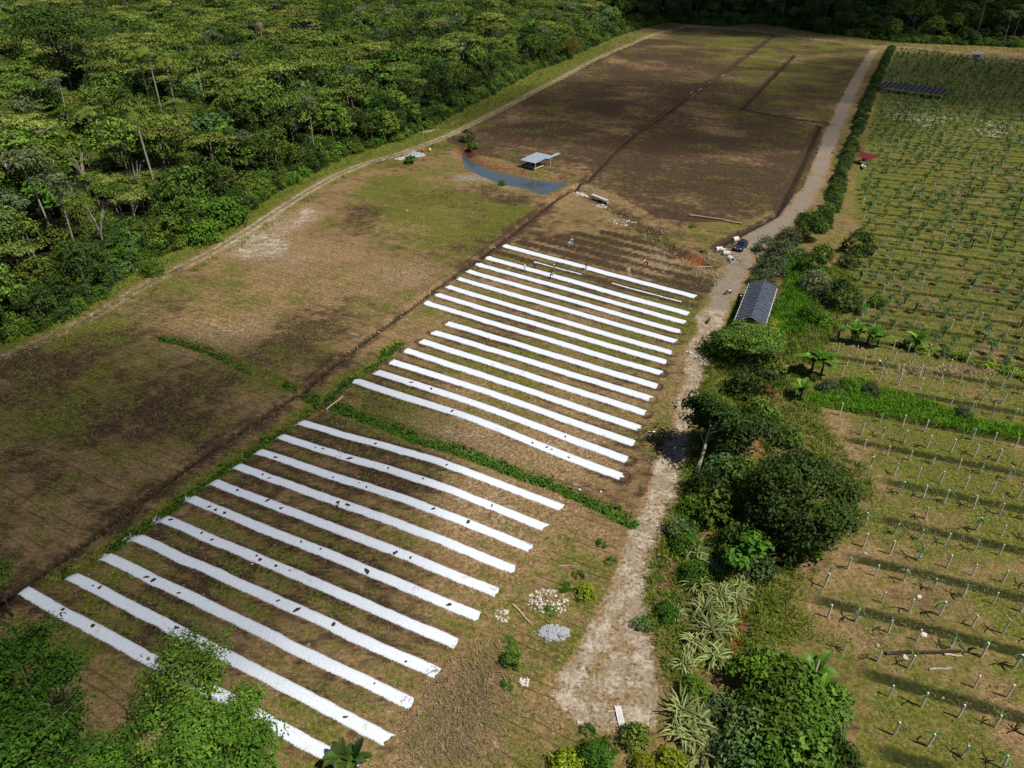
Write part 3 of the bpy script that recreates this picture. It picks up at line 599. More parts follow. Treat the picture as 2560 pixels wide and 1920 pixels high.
# ------------------------------------------------------------------ foliage builders
def leaf_cloud(rng, C, cr, nl, size, flat=0.6, up=0.6, centre=None, aspect=0.5, tint_c=None):
    """leaf-sized kites scattered round clump centres C; returns V, F, tint"""
    n = len(C) * nl; ci = np.repeat(np.arange(len(C)), nl)
    off = rng.normal(0, 1, (n, 3)); off /= np.maximum(1.0, np.linalg.norm(off, axis=1, keepdims=True) / 1.7); off *= np.array([1, 1, flat]) * (np.asarray(cr)[ci][:, None] if np.ndim(cr) else cr) * 0.75
    Pn = C[ci] + off
    cen = C.mean(0) if centre is None else np.asarray(centre)
    out = Pn - cen; out /= np.linalg.norm(out, axis=1, keepdims=True) + 1e-6; oc = off / (np.linalg.norm(off, axis=1, keepdims=True) + 1e-6)
    nr = oc * 0.75 + out * 0.3 + np.array([0, 0, up * 0.75]) + rng.normal(0, 0.30, (n, 3)); nr /= np.linalg.norm(nr, axis=1, keepdims=True)
    t = np.cross(nr, rng.normal(0, 1, (n, 3))); t /= np.linalg.norm(t, axis=1, keepdims=True) + 1e-6; b = np.cross(nr, t)
    s = size * rng.uniform(0.45, 1.5, (n, 1)); L = t * s; Wd = b * s * aspect
    V = np.stack([Pn - L * 0.5, Pn + Wd * 0.5 - L * 0.05 + nr * s * 0.06, Pn + L * 0.5 - nr * s * 0.1, Pn - Wd * 0.5 - L * 0.05 + nr * s * 0.06], 1).reshape(-1, 3)
    F = np.arange(n * 4).reshape(-1, 4)
    ct = rng.uniform(0.15, 0.85, len(C)) if tint_c is None else tint_c
    hi = np.clip((Pn[:, 2] - Pn[:, 2].min()) / (np.ptp(Pn[:, 2]) + 1e-6), 0, 1)
    tint = np.clip(ct[ci] + rng.normal(0, 0.22, n) + 0.12 * (hi - 0.5), 0, 1)
    return V, F, np.repeat(tint, 4)
def join(parts):
    Vs, Fs, Ts, b = [], [], [], 0
    for V, F, T in parts:
        Vs.append(V); Fs.append(F + b); Ts.append(T); b += len(V)
    return np.vstack(Vs), np.vstack(Fs), np.concatenate(Ts)
def centres(rng, kind, R, H, zc, n):
    if kind == 'round':
        d = rng.normal(0, 1, (n * 3, 3)); d /= np.linalg.norm(d, axis=1, keepdims=True); d = d[d[:, 2] > -0.45][:n]
        lob = 0.78 + 0.5 * vnoise(d[:, 0] * 1.7 + 9, d[:, 1] * 1.7 + d[:, 2] * 1.3 + rng.uniform(0, 90), 3)
        q = lob * rng.uniform(0.62, 1.0, len(d)) ** 0.6
        return np.c_[d[:, 0] * R * q, d[:, 1] * R * q, zc + d[:, 2] * H * q]
    if kind == 'umbrella':
        k = max(4, n // 9); a = rng.uniform(0, 2 * np.pi, k); r = R * np.sqrt(rng.uniform(0, 0.75, k)); px = r * np.cos(a); py = r * np.sin(a); pz = zc + H * (0.9 - 1.0 * (r / R) ** 2) + rng.uniform(-0.4, 0.4, k) * H
        i = rng.integers(0, k, n); rr = rng.uniform(0, 1, n) ** 0.5 * R * 0.42; aa = rng.uniform(0, 2 * np.pi, n)
        return np.c_[px[i] + rr * np.cos(aa), py[i] + rr * np.sin(aa), pz[i] - 0.12 * rr + rng.normal(0, 0.12, n)]
    if kind == 'tuft':
        k = max(3, n // 8); d = rng.normal(0, 1, (k, 3)); d[:, 2] = np.abs(d[:, 2]); d /= np.linalg.norm(d, axis=1, keepdims=True)
        i = rng.integers(0, k, n)
        return np.c_[d[i, 0] * R * 0.75, d[i, 1] * R * 0.75, zc + (d[i, 2] - 0.4) * H] + rng.normal(0, 0.22, (n, 3)) * np.array([R, R, H * 0.6])
def trunk_mb(rng, zt, r0, C, nl=7, lean=0.4, fork=0.55):
    m = MB(); lx, ly = rng.normal(0, lean, 2); top = Vector((lx, ly, zt))
    pts = [Vector((lx * (t ** 1.5) + 0.15 * math.sin(t * 5 + lx), ly * (t ** 1.5) + 0.15 * math.cos(t * 4), zt * t - 0.4 * (t == 0))) for t in (0, .2, .45, .7, 1)]
    m.tube(pts, [r0 * 1.35, r0, r0 * 0.85, r0 * 0.7, r0 * 0.5], 7)
    for j in rng.choice(len(C), min(nl, len(C)), replace=False):
        c = Vector(C[j]); f = rng.uniform(fork, 1.0); st = pts[2].lerp(pts[4], (f - 0.45) / 0.55) if f > 0.45 else pts[2]
        mid = st.lerp(c, 0.5) + Vector((0, 0, -0.12 * (c - st).length + 0.3)); m.tube([st, mid, c], [r0 * 0.42, r0 * 0.27, r0 * 0.1], 5)
    return m
def tree_proto(seed, kind, R, H, zc, leaf, ncl, nl, mat, trunk='bark', r0=0.22, cr=1.1, flat=0.55, up=0.7, aspect=0.55, limbs=8, fork=0.55):
    rng = np.random.default_rng(seed); C = centres(rng, kind, R, H, zc, ncl)
    V, F, T = leaf_cloud(rng, C, cr * rng.uniform(0.7, 1.3, len(C)), nl, leaf, flat, up, (0, 0, zc - H * 0.5), aspect)
    cm = fast_mesh('crown', V, F, mat, T)
    tb = trunk_mb(rng, zc - H * (0.15 if kind != 'umbrella' else 0.0), r0, C, limbs, 0.5, fork); tm = bpy.data.meshes.new('trunk'); tm.from_pydata([tuple(p) for p in tb.v], [], tb.f); tm.materials.append(MATS[trunk]); tm.polygons.foreach_set('use_smooth', [True] * len(tb.f)); tm.update()
    return tm, cm
def joined_source(name, tm, cm):
    """trunk and crown in one mesh, for the far mass of trees only"""
    n1, n2 = len(tm.vertices), len(cm.vertices)
    v = np.empty(n1 * 3, np.float32); tm.vertices.foreach_get('co', v); w = np.empty(n2 * 3, np.float32); cm.vertices.foreach_get('co', w)
    q = [tuple(p.vertices) for p in tm.polygons if len(p.vertices) == 4]; F1 = np.array(q, np.int32); F2 = np.arange(n2, dtype=np.int32).reshape(-1, 4) + n1
    t = np.zeros(n1 + n2, np.float32); tt = np.empty(n2, np.float32); cm.attributes['tint'].data.foreach_get('value', tt); t[n1:] = tt
    me = fast_mesh(name, np.vstack([v.reshape(-1, 3), w.reshape(-1, 3)]), np.vstack([F1, F2]), [], t, None)
    me.materials.append(tm.materials[0]); me.materials.append(cm.materials[0])
    me.polygons.foreach_set('material_index', np.r_[np.zeros(len(F1)), np.ones(len(F2))].astype(np.int32)); return me
def put_tree(name, tm, cm, loc, rz, s, label, cat='tree', group=None, sz=None, crown='crown'):
    o = empty(name, loc, rz, s)
    if sz: o.scale = (s, s, sz)
    if tm: link('trunk', tm, o)
    link(crown, cm, o); tag(o, label, cat, group); return o

def instancer(name, pts, src_objs, label, cat, kind='stuff'):
    """one object of geometry-node copies, for masses past counting; pts rows: x y z rot scale index"""
    pts = np.asarray(pts, float); me = bpy.data.meshes.new(name); me.vertices.add(len(pts)); me.vertices.foreach_set('co', pts[:, :3].astype(np.float32).ravel())
    for nm, c, ty in (('rz', 3, 'FLOAT'), ('sc', 4, 'FLOAT'), ('ix', 5, 'INT')):
        a = me.attributes.new(nm, ty, 'POINT'); a.data.foreach_set('value', pts[:, c].astype(np.int32 if ty == 'INT' else np.float32))
    o = link(name, me); coll = bpy.data.collections.new(name + '_sources')
    for q in src_objs: coll.objects.link(q)
    ng = bpy.data.node_groups.new(name, 'GeometryNodeTree'); ng.interface.new_socket('Geometry', in_out='INPUT', socket_type='NodeSocketGeometry'); ng.interface.new_socket('Geometry', in_out='OUTPUT', socket_type='NodeSocketGeometry')
    n = ng.nodes; gi = n.new('NodeGroupInput'); go = n.new('NodeGroupOutput'); ci = n.new('GeometryNodeCollectionInfo'); ip = n.new('GeometryNodeInstanceOnPoints')
    ci.inputs['Collection'].default_value = coll; ci.inputs['Separate Children'].default_value = True; ci.inputs['Reset Children'].default_value = True; ip.inputs['Pick Instance'].default_value = True
    def attr(nm, ty):
        a = n.new('GeometryNodeInputNamedAttribute'); a.data_type = ty; a.inputs['Name'].default_value = nm; return [q for q in a.outputs if q.enabled and q.name == 'Attribute'][0]
    cx = n.new('ShaderNodeCombineXYZ'); L = ng.links; L.new(attr('rz', 'FLOAT'), cx.inputs[2]); L.new(gi.outputs[0], ip.inputs['Points']); L.new(ci.outputs[0], ip.inputs['Instance'])
    L.new(attr('ix', 'INT'), ip.inputs['Instance Index']); L.new(cx.outputs[0], ip.inputs['Rotation']); L.new(attr('sc', 'FLOAT'), ip.inputs['Scale']); L.new(ip.outputs[0], go.inputs[0])
    md = o.modifiers.new('scatter', 'NODES'); md.node_group = ng; tag(o, label, cat, None, kind); return o
def source(name, me):
    return bpy.data.objects.new(name, me)

# ------------------------------------------------------------------ the forest
KINDS = [  # label, weight, proto args
    ('round dark green broadleaf tree packed into the forest', 0.18, dict(kind='round', R=4.4, H=4.4, zc=10, leaf=0.62, ncl=60, nl=26, mat='leaf_dark', cr=1.0), 'dark round tree'),
    ('round mid green leafy tree packed into the forest', 0.26, dict(kind='round', R=4.8, H=4.2, zc=10.5, leaf=0.66, ncl=60, nl=26, mat='leaf_forest', cr=1.05), 'green round tree'),
    ('flat-topped olive umbrella tree in the forest canopy', 0.15, dict(kind='umbrella', R=6.2, H=1.8, zc=13.5, leaf=0.60, ncl=110, nl=16, mat='leaf_olive', cr=1.1, flat=0.22, up=1.3, trunk='pale_bark', limbs=12), 'olive umbrella tree'),
    ('wide flat-layered green umbrella tree in the forest canopy', 0.13, dict(kind='umbrella', R=5.6, H=2.4, zc=12.5, leaf=0.60, ncl=110, nl=16, mat='leaf_forest', cr=1.0, flat=0.25, up=1.2, trunk='pale_bark', limbs=12), 'green umbrella tree'),
    ('bright large-leaved tree standing in the forest', 0.12, dict(kind='tuft', R=3.9, H=3.2, zc=10.5, leaf=1.15, ncl=46, nl=12, mat='leaf_bright', cr=1.0, flat=0.4, up=1.0, aspect=0.75, trunk='pale_bark', r0=0.14), 'large-leaved tree'),
    ('bluish green lumpy tree standing in the forest', 0.10, dict(kind='tuft', R=4.4, H=3.6, zc=10.5, leaf=0.72, ncl=90, nl=14, mat='leaf_bluish', cr=1.1, flat=0.5), 'bluish lumpy tree'),
    ('tall slim pale-trunked tree rising from the forest', 0.07, dict(kind='tuft', R=2.6, H=2.6, zc=17, leaf=0.58, ncl=44, nl=15, mat='leaf_grey', cr=0.9, flat=0.5, trunk='pale_bark', r0=0.17, limbs=7, fork=0.8), 'slim pale tree'),
]
PROTO = [tree_proto(100 + i * 3 + j, **k[2]) + (i,) for i, k in enumerate(KINDS) for j in range(2)]
wts = np.array([KINDS[p[2]][1] / 2 for p in PROTO]); wts /= wts.sum()
def in_view(x, y, pad=14):
    return (np.abs(x) < (y * math.cos(PITCH) + 60 * math.sin(PITCH)) * 0.735 + pad) & (y > 15)
def scatter(poly, step, jit, rng, lo, hi):
    xs = np.arange(lo[0], hi[0], step); ys = np.arange(lo[1], hi[1], step * 0.87); X, Y = np.meshgrid(xs, ys); X = X + (np.arange(len(ys)) % 2)[:, None] * step * 0.5
    X = (X + rng.uniform(-jit, jit, X.shape)).ravel(); Y = (Y + rng.uniform(-jit, jit, Y.shape)).ravel(); k = inside(X, Y, poly) & in_view(X, Y); return X[k], Y[k]
rng = np.random.default_rng(5)
TX, TY = scatter(FOREST, 6.2, 2.4, rng, (-520, 60), (620, 330)); k = TY < 330; TX, TY = TX[k], TY[k]
TX2, TY2 = scatter(FOREST, 8.0, 2.4, rng, (-700, 330), (900, 820))
TX = np.r_[TX, TX2]; TY = np.r_[TY, TY2]
far_r = (TX > 150)
dE = dist_line(TX, TY, FOREST_EDGE); keep = (dE > 1.5) & (TY < 0.55 * np.abs(TX) + 640); TX, TY, dE = TX[keep], TY[keep], dE[keep]
TZ = hbase(TX, TY); order = np.argsort(np.hypot(TX, TY) - 0.0)
TX, TY, TZ, dE = TX[order], TY[order], TZ[order], dE[order]
zone = fbm(TX / 40, TY / 40, 19, 2); pick = np.array([rng.choice(len(PROTO), p=wts) for _ in TX])
pick = np.where((zone > 0.58) & (rng.uniform(size=len(TX)) < 0.5), rng.integers(4, 8, len(TX)), pick); pick = np.where((zone < 0.42) & (rng.uniform(size=len(TX)) < 0.5), rng.integers(0, 4, len(TX)), pick)
sc = (0.70 + 0.75 * rng.uniform(size=len(TX)) ** 1.6) * np.where(dE < 6, 0.72, 1.0) * np.where((dE < 11) & (dE >= 6), 0.9, 1.0); rz = rng.uniform(0, 6.28, len(TX)); pick = np.where((dE < 12) & (pick > 3) & (pick < 8), rng.integers(0, 4, len(TX)), pick); TZ = TZ - np.where((dE < 14) & (pick < 12) & ((TY < 245) | (TX > 20)), 3.2 * sc, 0.0) - np.where(rng.uniform(size=len(TX)) < 0.2, 2.5, 0.0)
SPOT = [(416, 108, 25, 0, 'tall thin palm, its pale trunk bare for most of its height'), (300, 125, 24, 1, 'slim palm leaning against its taller twin in the forest'), (318, 112, 26, 0, 'taller of two slim palms growing close together'),
        (354, 125, 23, 1, 'slim palm with a small crown between the twin palms and the tall palm'), (374, 222, 17, 0, 'short shaggy palm standing in front of the tall thin palm'), (288, 240, 24, 0, 'long pale palm trunk reaching down to the front of the forest'),
        (560, 48, 24, 2, 'dead palm with a brown ragged crown above the canopy'), (656, 18, 24, 1, 'slim palm high up in the far canopy'), (185, 240, 16, 1, 'low palm among grey bare branches'), (520, 5, 22, 0, 'small far palm by the upper edge of the forest'),
        (925, 12, 21, 0, 'slim palm standing far back in the canopy beside pale trunks'), (1070, 5, 20, 1, 'far thin palm over the umbrella trees')]
for u, v, h, *_ in SPOT + [(120, 85, 25), (160, 320, 15), (540, 300, 14), (60, 150, 22), (280, 345, 13), (195, 440, 13), (1000, 85, 18)]:      # younger, lower growth in front of each tall palm
    px_, py_ = at(u, v, h); d_ = math.hypot(px_, py_); ex_, ey_ = px_ / d_, py_ / d_; al = d_ - (TX * ex_ + TY * ey_); la = np.abs(-TX * ey_ + TY * ex_); hit = (la < 4.5) & (al > -3) & (al < 48); sc = np.where(hit, np.minimum(sc, 0.62), sc); pick = np.where(hit & (pick > 11), 2, pick)
NI = 300
for i in range(min(NI, len(TX))):
    tm, cm, ki = PROTO[pick[i]]
    z_ = 'on the very edge of the forest' if dE[i] < 8 else 'a row behind the forest edge' if dE[i] < 16 else 'well inside the forest' if dE[i] < 34 else 'deep in the forest'
    a_ = 'near the picture border' if TX[i] < -0.62 * TY[i] - 8 else 'opposite the ditched lower field' if TY[i] < 128 else 'above the track bend' if TY[i] < 175 else 'opposite the pond'
    w_ = 'low' if sc[i] < 0.85 else 'big' if sc[i] > 1.08 else 'mid-sized'
    put_tree('forest_tree', tm, cm, (TX[i], TY[i], TZ[i]), rz[i], sc[i], '%s %s %s, %s' % (w_, KINDS[ki][3], z_, a_), 'tree', 'forest trees beside the cleared field')
srcs = [source('far_tree_%02d' % i, joined_source('far_tree_%02d' % i, p[0], p[1])) for i, p in enumerate(PROTO)]
if len(TX) > NI:
    instancer('forest', np.c_[TX, TY, TZ, rz, sc, pick][NI:], srcs, 'dense mixed forest running on into the distance', 'forest')

# palms and other single trees that stand out
def frond_strip(rng, base, az, length, droop, w, nseg=7, rise=0.5, leaflets=True):
    P = []; p = np.array(base, float); el = rise
    for i in range(nseg + 1):
        P.append(p.copy()); st = length / nseg; p = p + st * np.array([math.cos(az) * math.cos(el), math.sin(az) * math.cos(el), math.sin(el)]); el -= droop / nseg
    P = np.array(P); side = np.array([-math.sin(az), math.cos(az), 0]); V = []; F = []
    if leaflets:
        for i in range(1, nseg + 1):
            for sgn in (-1, 1):
                b = len(V); ww = w * math.sin(math.pi * (0.12 + 0.8 * i / (nseg + 1))); d = P[i] - P[i - 1]
                tip = P[i - 1] + side * sgn * ww + d * 0.7 - np.array([0, 0, ww * 0.35]); V += [P[i - 1], P[i - 1] + d * 0.55, tip + d * 0.25, tip]; F.append((b, b + 1, b + 2, b + 3))
    else:
        for i in range(nseg + 1):
            ww = w * math.sin(math.pi * min(1, 0.08 + 0.9 * i / nseg)) ** 0.7 * 0.5; V += [P[i] + side * ww + np.array([0, 0, ww * 0.35]), P[i] - np.array([0, 0, 0.0]), P[i] - side * ww + np.array([0, 0, ww * 0.35])]
        for i in range(nseg): F += [(3 * i, 3 * i + 1, 3 * i + 4, 3 * i + 3), (3 * i + 1, 3 * i + 2, 3 * i + 5, 3 * i + 4)]
    return np.array(V), np.array(F), None
def fronds(rng, top, n, length, w, droop, rise=(0.1, 1.0), nseg=8, leaflets=True, spread=0.05):
    parts = []
    for i in range(n):
        V, F, _ = frond_strip(rng, np.array(top) + rng.normal(0, spread, 3), 2 * math.pi * i / n * 2.4 + rng.uniform(-.3, .3), length * rng.uniform(0.75, 1.15), droop * rng.uniform(0.7, 1.3), w, nseg, rng.uniform(*rise), leaflets)
        parts.append((V, F, np.full(len(V), rng.uniform(0.1, 0.95))))
    return join(parts)
def palm_proto(seed, h, dead=False):
    rng = np.random.default_rng(seed); V, F, T = fronds(rng, (0, 0, h), 9 if dead else 15, 4.4, 1.25, 2.2 if dead else 1.6, (-1.0, 0.2) if dead else (-0.2, 1.1))
    cm = fast_mesh('crown', V, F, 'leaf_dry' if dead else 'leaf_palm', T); m = MB(); m.tube([(0, 0, -0.4), (0.15, 0.1, h * 0.4), (0, 0.1, h * 0.75), (0, 0, h)], [0.30, 0.25, 0.22, 0.2], 7)
    tm = bpy.data.meshes.new('trunk'); tm.from_pydata([tuple(p) for p in m.v], [], m.f); tm.materials.append(MATS['pale_bark']); tm.update(); return tm, cm
PALM = [palm_proto(1, 22), palm_proto(2, 19), palm_proto(3, 22, True)]
def px_per_m(x, y): return FPX * math.cos(math.atan2(CAM_H, math.hypot(x, y))) / math.hypot(x, y, CAM_H) * 1.08
def stand(u, v, h):
    """foot of an upright thing of height h whose top is sighted at (u, v)"""
    x, y = at(u, v, h); return x, y
for i, (u, v, h, k, lab) in enumerate(SPOT):
    x, y = stand(u, v, h); tm, cm = PALM[k]; s = h / (22 if k != 1 else 19); o = put_tree('palm_tree', tm, cm, (x, y, float(hbase(x, y))), i * 1.3, 1.0, lab, 'palm', 'palms rising out of the forest'); o.scale = (1, 1, s)
tmE, cmE = tree_proto(333, 'umbrella', 14.0, 7.0, 27.0, 0.85, 520, 16, 'leaf_dark', 'bark', 0.6, 1.8, 0.4, 1.0, limbs=34, fork=0.35)
x, y = stand(120, 85, 25); put_tree('emergent_tree', tmE, cmE, (x, y, float(hbase(x, y))), 0.4, 1.0, 'huge dark spreading tree towering over the forest corner')
tmE2, cmE2 = tree_proto(334, 'umbrella', 7.6, 2.2, 18.5, 0.62, 170, 15, 'leaf_olive', 'pale_bark', 0.25, 1.2, 0.22, 1.3, limbs=16, fork=0.35)
x, y = stand(1000, 85, 18); put_tree('umbrella_tree', tmE2, cmE2, (x, y, float(hbase(x, y))), 1.0, 1.0, 'wide umbrella tree with several pale trunks at the forest edge')
x, y = stand(1080, 60, 18); put_tree('umbrella_tree', tmE2, cmE2, (x, y, float(hbase(x, y))), 2.6, 0.95, 'olive umbrella tree standing behind the slim white trunk')
tmE3, cmE3 = tree_proto(335, 'tuft', 3.2, 3.0, 14, 0.6, 60, 16, 'leaf_grey', 'pale_bark', 0.22, 0.9, limbs=7, fork=0.7)
x, y = stand(1168, 60, 16); put_tree('slim_tree', tmE3, cmE3, (x, y, float(hbase(x, y))), 0, 1.1, 'slim white-trunked tree at the forest edge above the green verge')
x, y = at(540, 404); put_tree('forked_tree', tmE3, cmE3, (x, y, float(hbase(x, y))), 2.0, 0.95, 'pale forked tree with a bare trunk at the edge of the forest')
tmE4, cmE4 = tree_proto(336, 'round', 3.6, 3.2, 4.6, 0.55, 80, 18, 'leaf_rust', 'bark', 0.2, 1.0)
x, y = stand(1235, 105, 5); put_tree('rust_tree', tmE4, cmE4, (x, y, float(hbase(x, y))), 0, 1.2, 'rust-tinged round tree where the sunlit forest meets the shade')
# bare grey branches
def bare_tree(u, v, h, lab, seed):
    r = random.Random(seed); x, y = stand(u, v, h); m = MB(); 
    for k in range(9):
        a = r.uniform(0, 6.28); m.tube([(0, 0, h * 0.45), (math.cos(a) * 1.0, math.sin(a) * 1.0, h * 0.7), (math.cos(a) * r.uniform(1.5, 3), math.sin(a) * r.uniform(1.5, 3), h * r.uniform(0.8, 1.0))], [0.12, 0.08, 0.03], 5)
    o = empty('bare_tree', (x, y, float(hbase(x, y)))); m.build('branches', 'dead_wood', o); m = MB(); m.tube([(0, 0, -.3), (0.1, 0, h * 0.25), (0, 0, h * 0.5)], [0.2, 0.16, 0.13], 7); m.build('trunk', 'dead_wood', o); tag(o, lab, 'dead tree', 'leafless grey trees in the forest')
bare_tree(160, 320, 15, 'leafless tangle of pale grey branches in a forest gap', 3); bare_tree(280, 345, 13, 'small bare grey tree beside a long palm trunk', 4); bare_tree(195, 440, 13, 'spreading bare branches under a thin brown crown', 6)

# ------------------------------------------------------------------ undergrowth along the forest edge
def bush_proto(seed, R, H, leaf, ncl, nl, mat, flat=0.6, up=0.7, aspect=0.55):
    rng = np.random.default_rng(seed); C = centres(rng, 'round', R, H, H * 0.45, ncl); C[:, 2] = np.maximum(C[:, 2], 0.1)
    V, F, T = leaf_cloud(rng, C, R * 0.28, nl, leaf, flat, up, (0, 0, 0), aspect); V[:, 2] = np.maximum(V[:, 2], -0.1)
    m = MB()
    for j in range(6):
        c = C[rng.integers(len(C))]; m.tube([(0.1 * math.cos(j), 0.1 * math.sin(j), -0.2), (c[0] * .4, c[1] * .4, c[2] * .5), tuple(c)], [0.06, 0.045, 0.02], 5)
    sm = bpy.data.meshes.new('stems'); sm.from_pydata([tuple(p) for p in m.v], [], m.f); sm.materials.append(MATS['bark']); sm.update()
    return sm, fast_mesh('foliage', V, F, mat, T)
BUSH = {'dark': bush_proto(1, 2.0, 2.2, 0.42, 46, 22, 'leaf_dark'), 'mid': bush_proto(2, 2.0, 2.0, 0.42, 46, 22, 'leaf_forest'), 'bright': bush_proto(3, 1.9, 1.7, 0.32, 52, 36, 'leaf_bright', 0.6, 0.9),
        'grey': bush_proto(4, 2.0, 1.7, 0.32, 52, 26, 'leaf_grey'), 'blue': bush_proto(5, 1.8, 1.8, 0.36, 46, 22, 'leaf_bluish'), 'yellow': bush_proto(6, 1.7, 1.5, 0.40, 40, 20, 'leaf_yellow', 0.6, 0.9), 'creeper': bush_proto(7, 1.2, 0.8, 0.30, 30, 18, 'leaf_creeper', 0.6, 1.0),
        'big': bush_proto(8, 3.4, 3.0, 0.5, 120, 24, 'leaf_bright', 0.55, 1.0), 'broad': bush_proto(9, 1.8, 1.9, 0.5, 40, 18, 'leaf_creeper', 0.6, 1.0, 0.8)}
def put_bush(kind, x, y, s, label, group=None, name='shrub', z=None, rz=None, cat='shrub'):
    sm, fm = BUSH[kind]; o = empty(name, (x, y, ground_z(x, y) if z is None else z), random.uniform(0, 6.28) if rz is None else rz, s); link('stems', sm, o); link('foliage', fm, o); tag(o, label, cat, group); return o
rng = np.random.default_rng(21)
E_ = resample(FOREST_EDGE, 1.9); nrm = np.gradient(E_, axis=0); nrm = np.c_[-nrm[:, 1], nrm[:, 0]]; nrm /= np.linalg.norm(nrm, axis=1, keepdims=True)
und = []
names_u = ['dark', 'mid', 'bright', 'blue', 'creeper', 'broad']
for lay, (off, s0, s1) in enumerate(((0.6, 0.55, 0.95), (2.6, 0.8, 1.35), (5.0, 1.0, 1.7), (8.0, 1.1, 1.8))):
    for i, p in enumerate(E_):
        if lay and rng.uniform() < 0.25: continue
        q = p + nrm[i] * (off + rng.uniform(-1, 1)) + rng.uniform(-0.8, 0.8, 2); und.append((q[0], q[1], s0 + (s1 - s0) * rng.uniform(), rng.choice(6, p=[.24, .28, .2, .1, .1, .08])))
und = np.array(und); und = und[in_view(und[:, 0], und[:, 1], 4)]
sg = (und[:, 1] < 260); uz = hfull(und[:, 0], und[:, 1]); o_ = np.argsort(np.hypot(und[:, 0], und[:, 1])); und = und[o_]; uz = uz[o_]
UL = {'dark': 'dark leafy shrub crowding the forest edge', 'mid': 'mid green shrub crowding the forest edge', 'bright': 'fresh bright green shrub spilling from the forest edge', 'blue': 'bluish green shrub at the forest edge', 'creeper': 'low leafy creeper clump on the verge below the forest', 'broad': 'broad-leaved bright plant clump at the forest edge'}
for i in range(230):
    kd = names_u[int(und[i, 3])]; put_bush(kd, und[i, 0], und[i, 1], und[i, 2], UL[kd] + (', near the picture border' if und[i, 0] < -0.62 * und[i, 1] - 8 else ', opposite the ditched lower field' if und[i, 1] < 128 else ', above the track bend' if und[i, 1] < 175 else ', opposite the pond'), 'undergrowth shrubs along the forest edge', 'edge_shrub', uz[i], i * 1.7)
usrc = [source('undergrowth_%d' % i, joined_source('undergrowth_%d' % i, *BUSH[k])) for i, k in enumerate(names_u)]
instancer('undergrowth', np.c_[und[230:, 0], und[230:, 1], uz[230:], np.arange(len(und) - 230) * 1.7, und[230:, 2], und[230:, 3]], usrc, 'leafy undergrowth filling the far forest edge', 'undergrowth')
for u, v, s, k, lab in [(488, 482, 1.35, 'big', 'large bright green mounded shrub bulging toward the track'), (440, 520, 1.1, 'big', 'bright mounded shrub in front of the largest one'), (560, 425, 1.0, 'big', 'bright green shrub mass where the track bends'), (600, 400, 1.2, 'blue', 'tall leafy plants crowding the track bend'),
                        (105, 655, 1.3, 'broad', 'pale large-leaved plant at the forest foot'), (330, 590, 1.1, 'bright', 'low bright shrub touching the track'), (690, 360, 1.3, 'dark', 'dark round shrub beside the track'), (1010, 305, 1.1, 'dark', 'dark shrubs at the upper end of the pond'), (1022, 322, 0.8, 'mid', 'small green shrub hanging over the pond'),
                        (885, 352, 0.8, 'broad', 'leafy clump beside the grey gravel heap')]:
    x, y = at(u, v); put_bush(k, x, y, s, lab)

# tall grass on the verge and in the fields: uncountable, one object
def grass_mass(name, XY, h0, h1, mat, label, blades=7, spread=0.25, seed=0, lean=0.5):
    rng = np.random.default_rng(seed); n = len(XY); Z = hfull(XY[:, 0], XY[:, 1]); B = np.repeat(np.c_[XY, Z], blades, 0); m = len(B)
    B[:, :2] += rng.normal(0, spread, (m, 2)); az = rng.uniform(0, 6.28, m); h = rng.uniform(h0, h1, m) * np.repeat(rng.uniform(0.6, 1.3, n), blades); w = np.minimum(h * rng.uniform(0.08, 0.16, m) + 0.02, 0.10)
    d = np.c_[np.cos(az), np.sin(az), np.zeros(m)]; sd = np.c_[-np.sin(az), np.cos(az), np.zeros(m)]; ln = rng.uniform(0.2, 1.0, m) * lean
    mid = B + d * (h * ln * 0.35)[:, None] + np.c_[np.zeros((m, 2)), h * 0.65]; tip = B + d * (h * ln)[:, None] + np.c_[np.zeros((m, 2)), h * (1 - 0.25 * ln)]; B[:, 2] -= 0.05
    V = np.stack([B - sd * w[:, None] * .5, B + sd * w[:, None] * .5, mid + sd * w[:, None] * .45, mid - sd * w[:, None] * .45, tip], 1).reshape(-1, 3)
    i = np.arange(m)[:, None] * 5; F = np.vstack([i + np.array([0, 1, 2, 3]), i + np.array([3, 2, 4, 4])]); F4 = i + np.array([0, 1, 2, 3]); F3 = i + np.array([3, 2, 4])
    me = bpy.data.meshes.new(name); me.vertices.add(len(V)); me.vertices.foreach_set('co', V.astype(np.float32).ravel()); me.loops.add(F4.size + F3.size)
    me.loops.foreach_set('vertex_index', np.r_[F4.ravel(), F3.ravel()].astype(np.int32)); me.polygons.add(2 * m); me.polygons.foreach_set('loop_start', np.r_[np.arange(m) * 4, m * 4 + np.arange(m) * 3].astype(np.int32)); me.materials.append(MATS[mat]); me.update(calc_edges=True)
    a = me.attributes.new('tint', 'FLOAT', 'POINT'); a.data.foreach_set('value', np.repeat(np.clip(np.repeat(rng.uniform(0, 1, n), blades) + rng.normal(0, .15, m), 0, 1), 5).astype(np.float32))
    o = link(name, me); tag(o, label, 'grass', None, 'stuff'); return o
def sample_poly(poly, n, rng, cond=None):
    lo, hi = poly.min(0), poly.max(0); out = np.zeros((0, 2))
    while len(out) < n:
        q = rng.uniform(lo, hi, (n * 2, 2)); k = inside(q[:, 0], q[:, 1], poly) & in_view(q[:, 0], q[:, 1], 3)
        if cond is not None: k &= cond(q[:, 0], q[:, 1])
        out = np.vstack([out, q[k]])
    return out[:n]
rng = np.random.default_rng(31)
TR = resample(TRACK, 1.0); vx = []
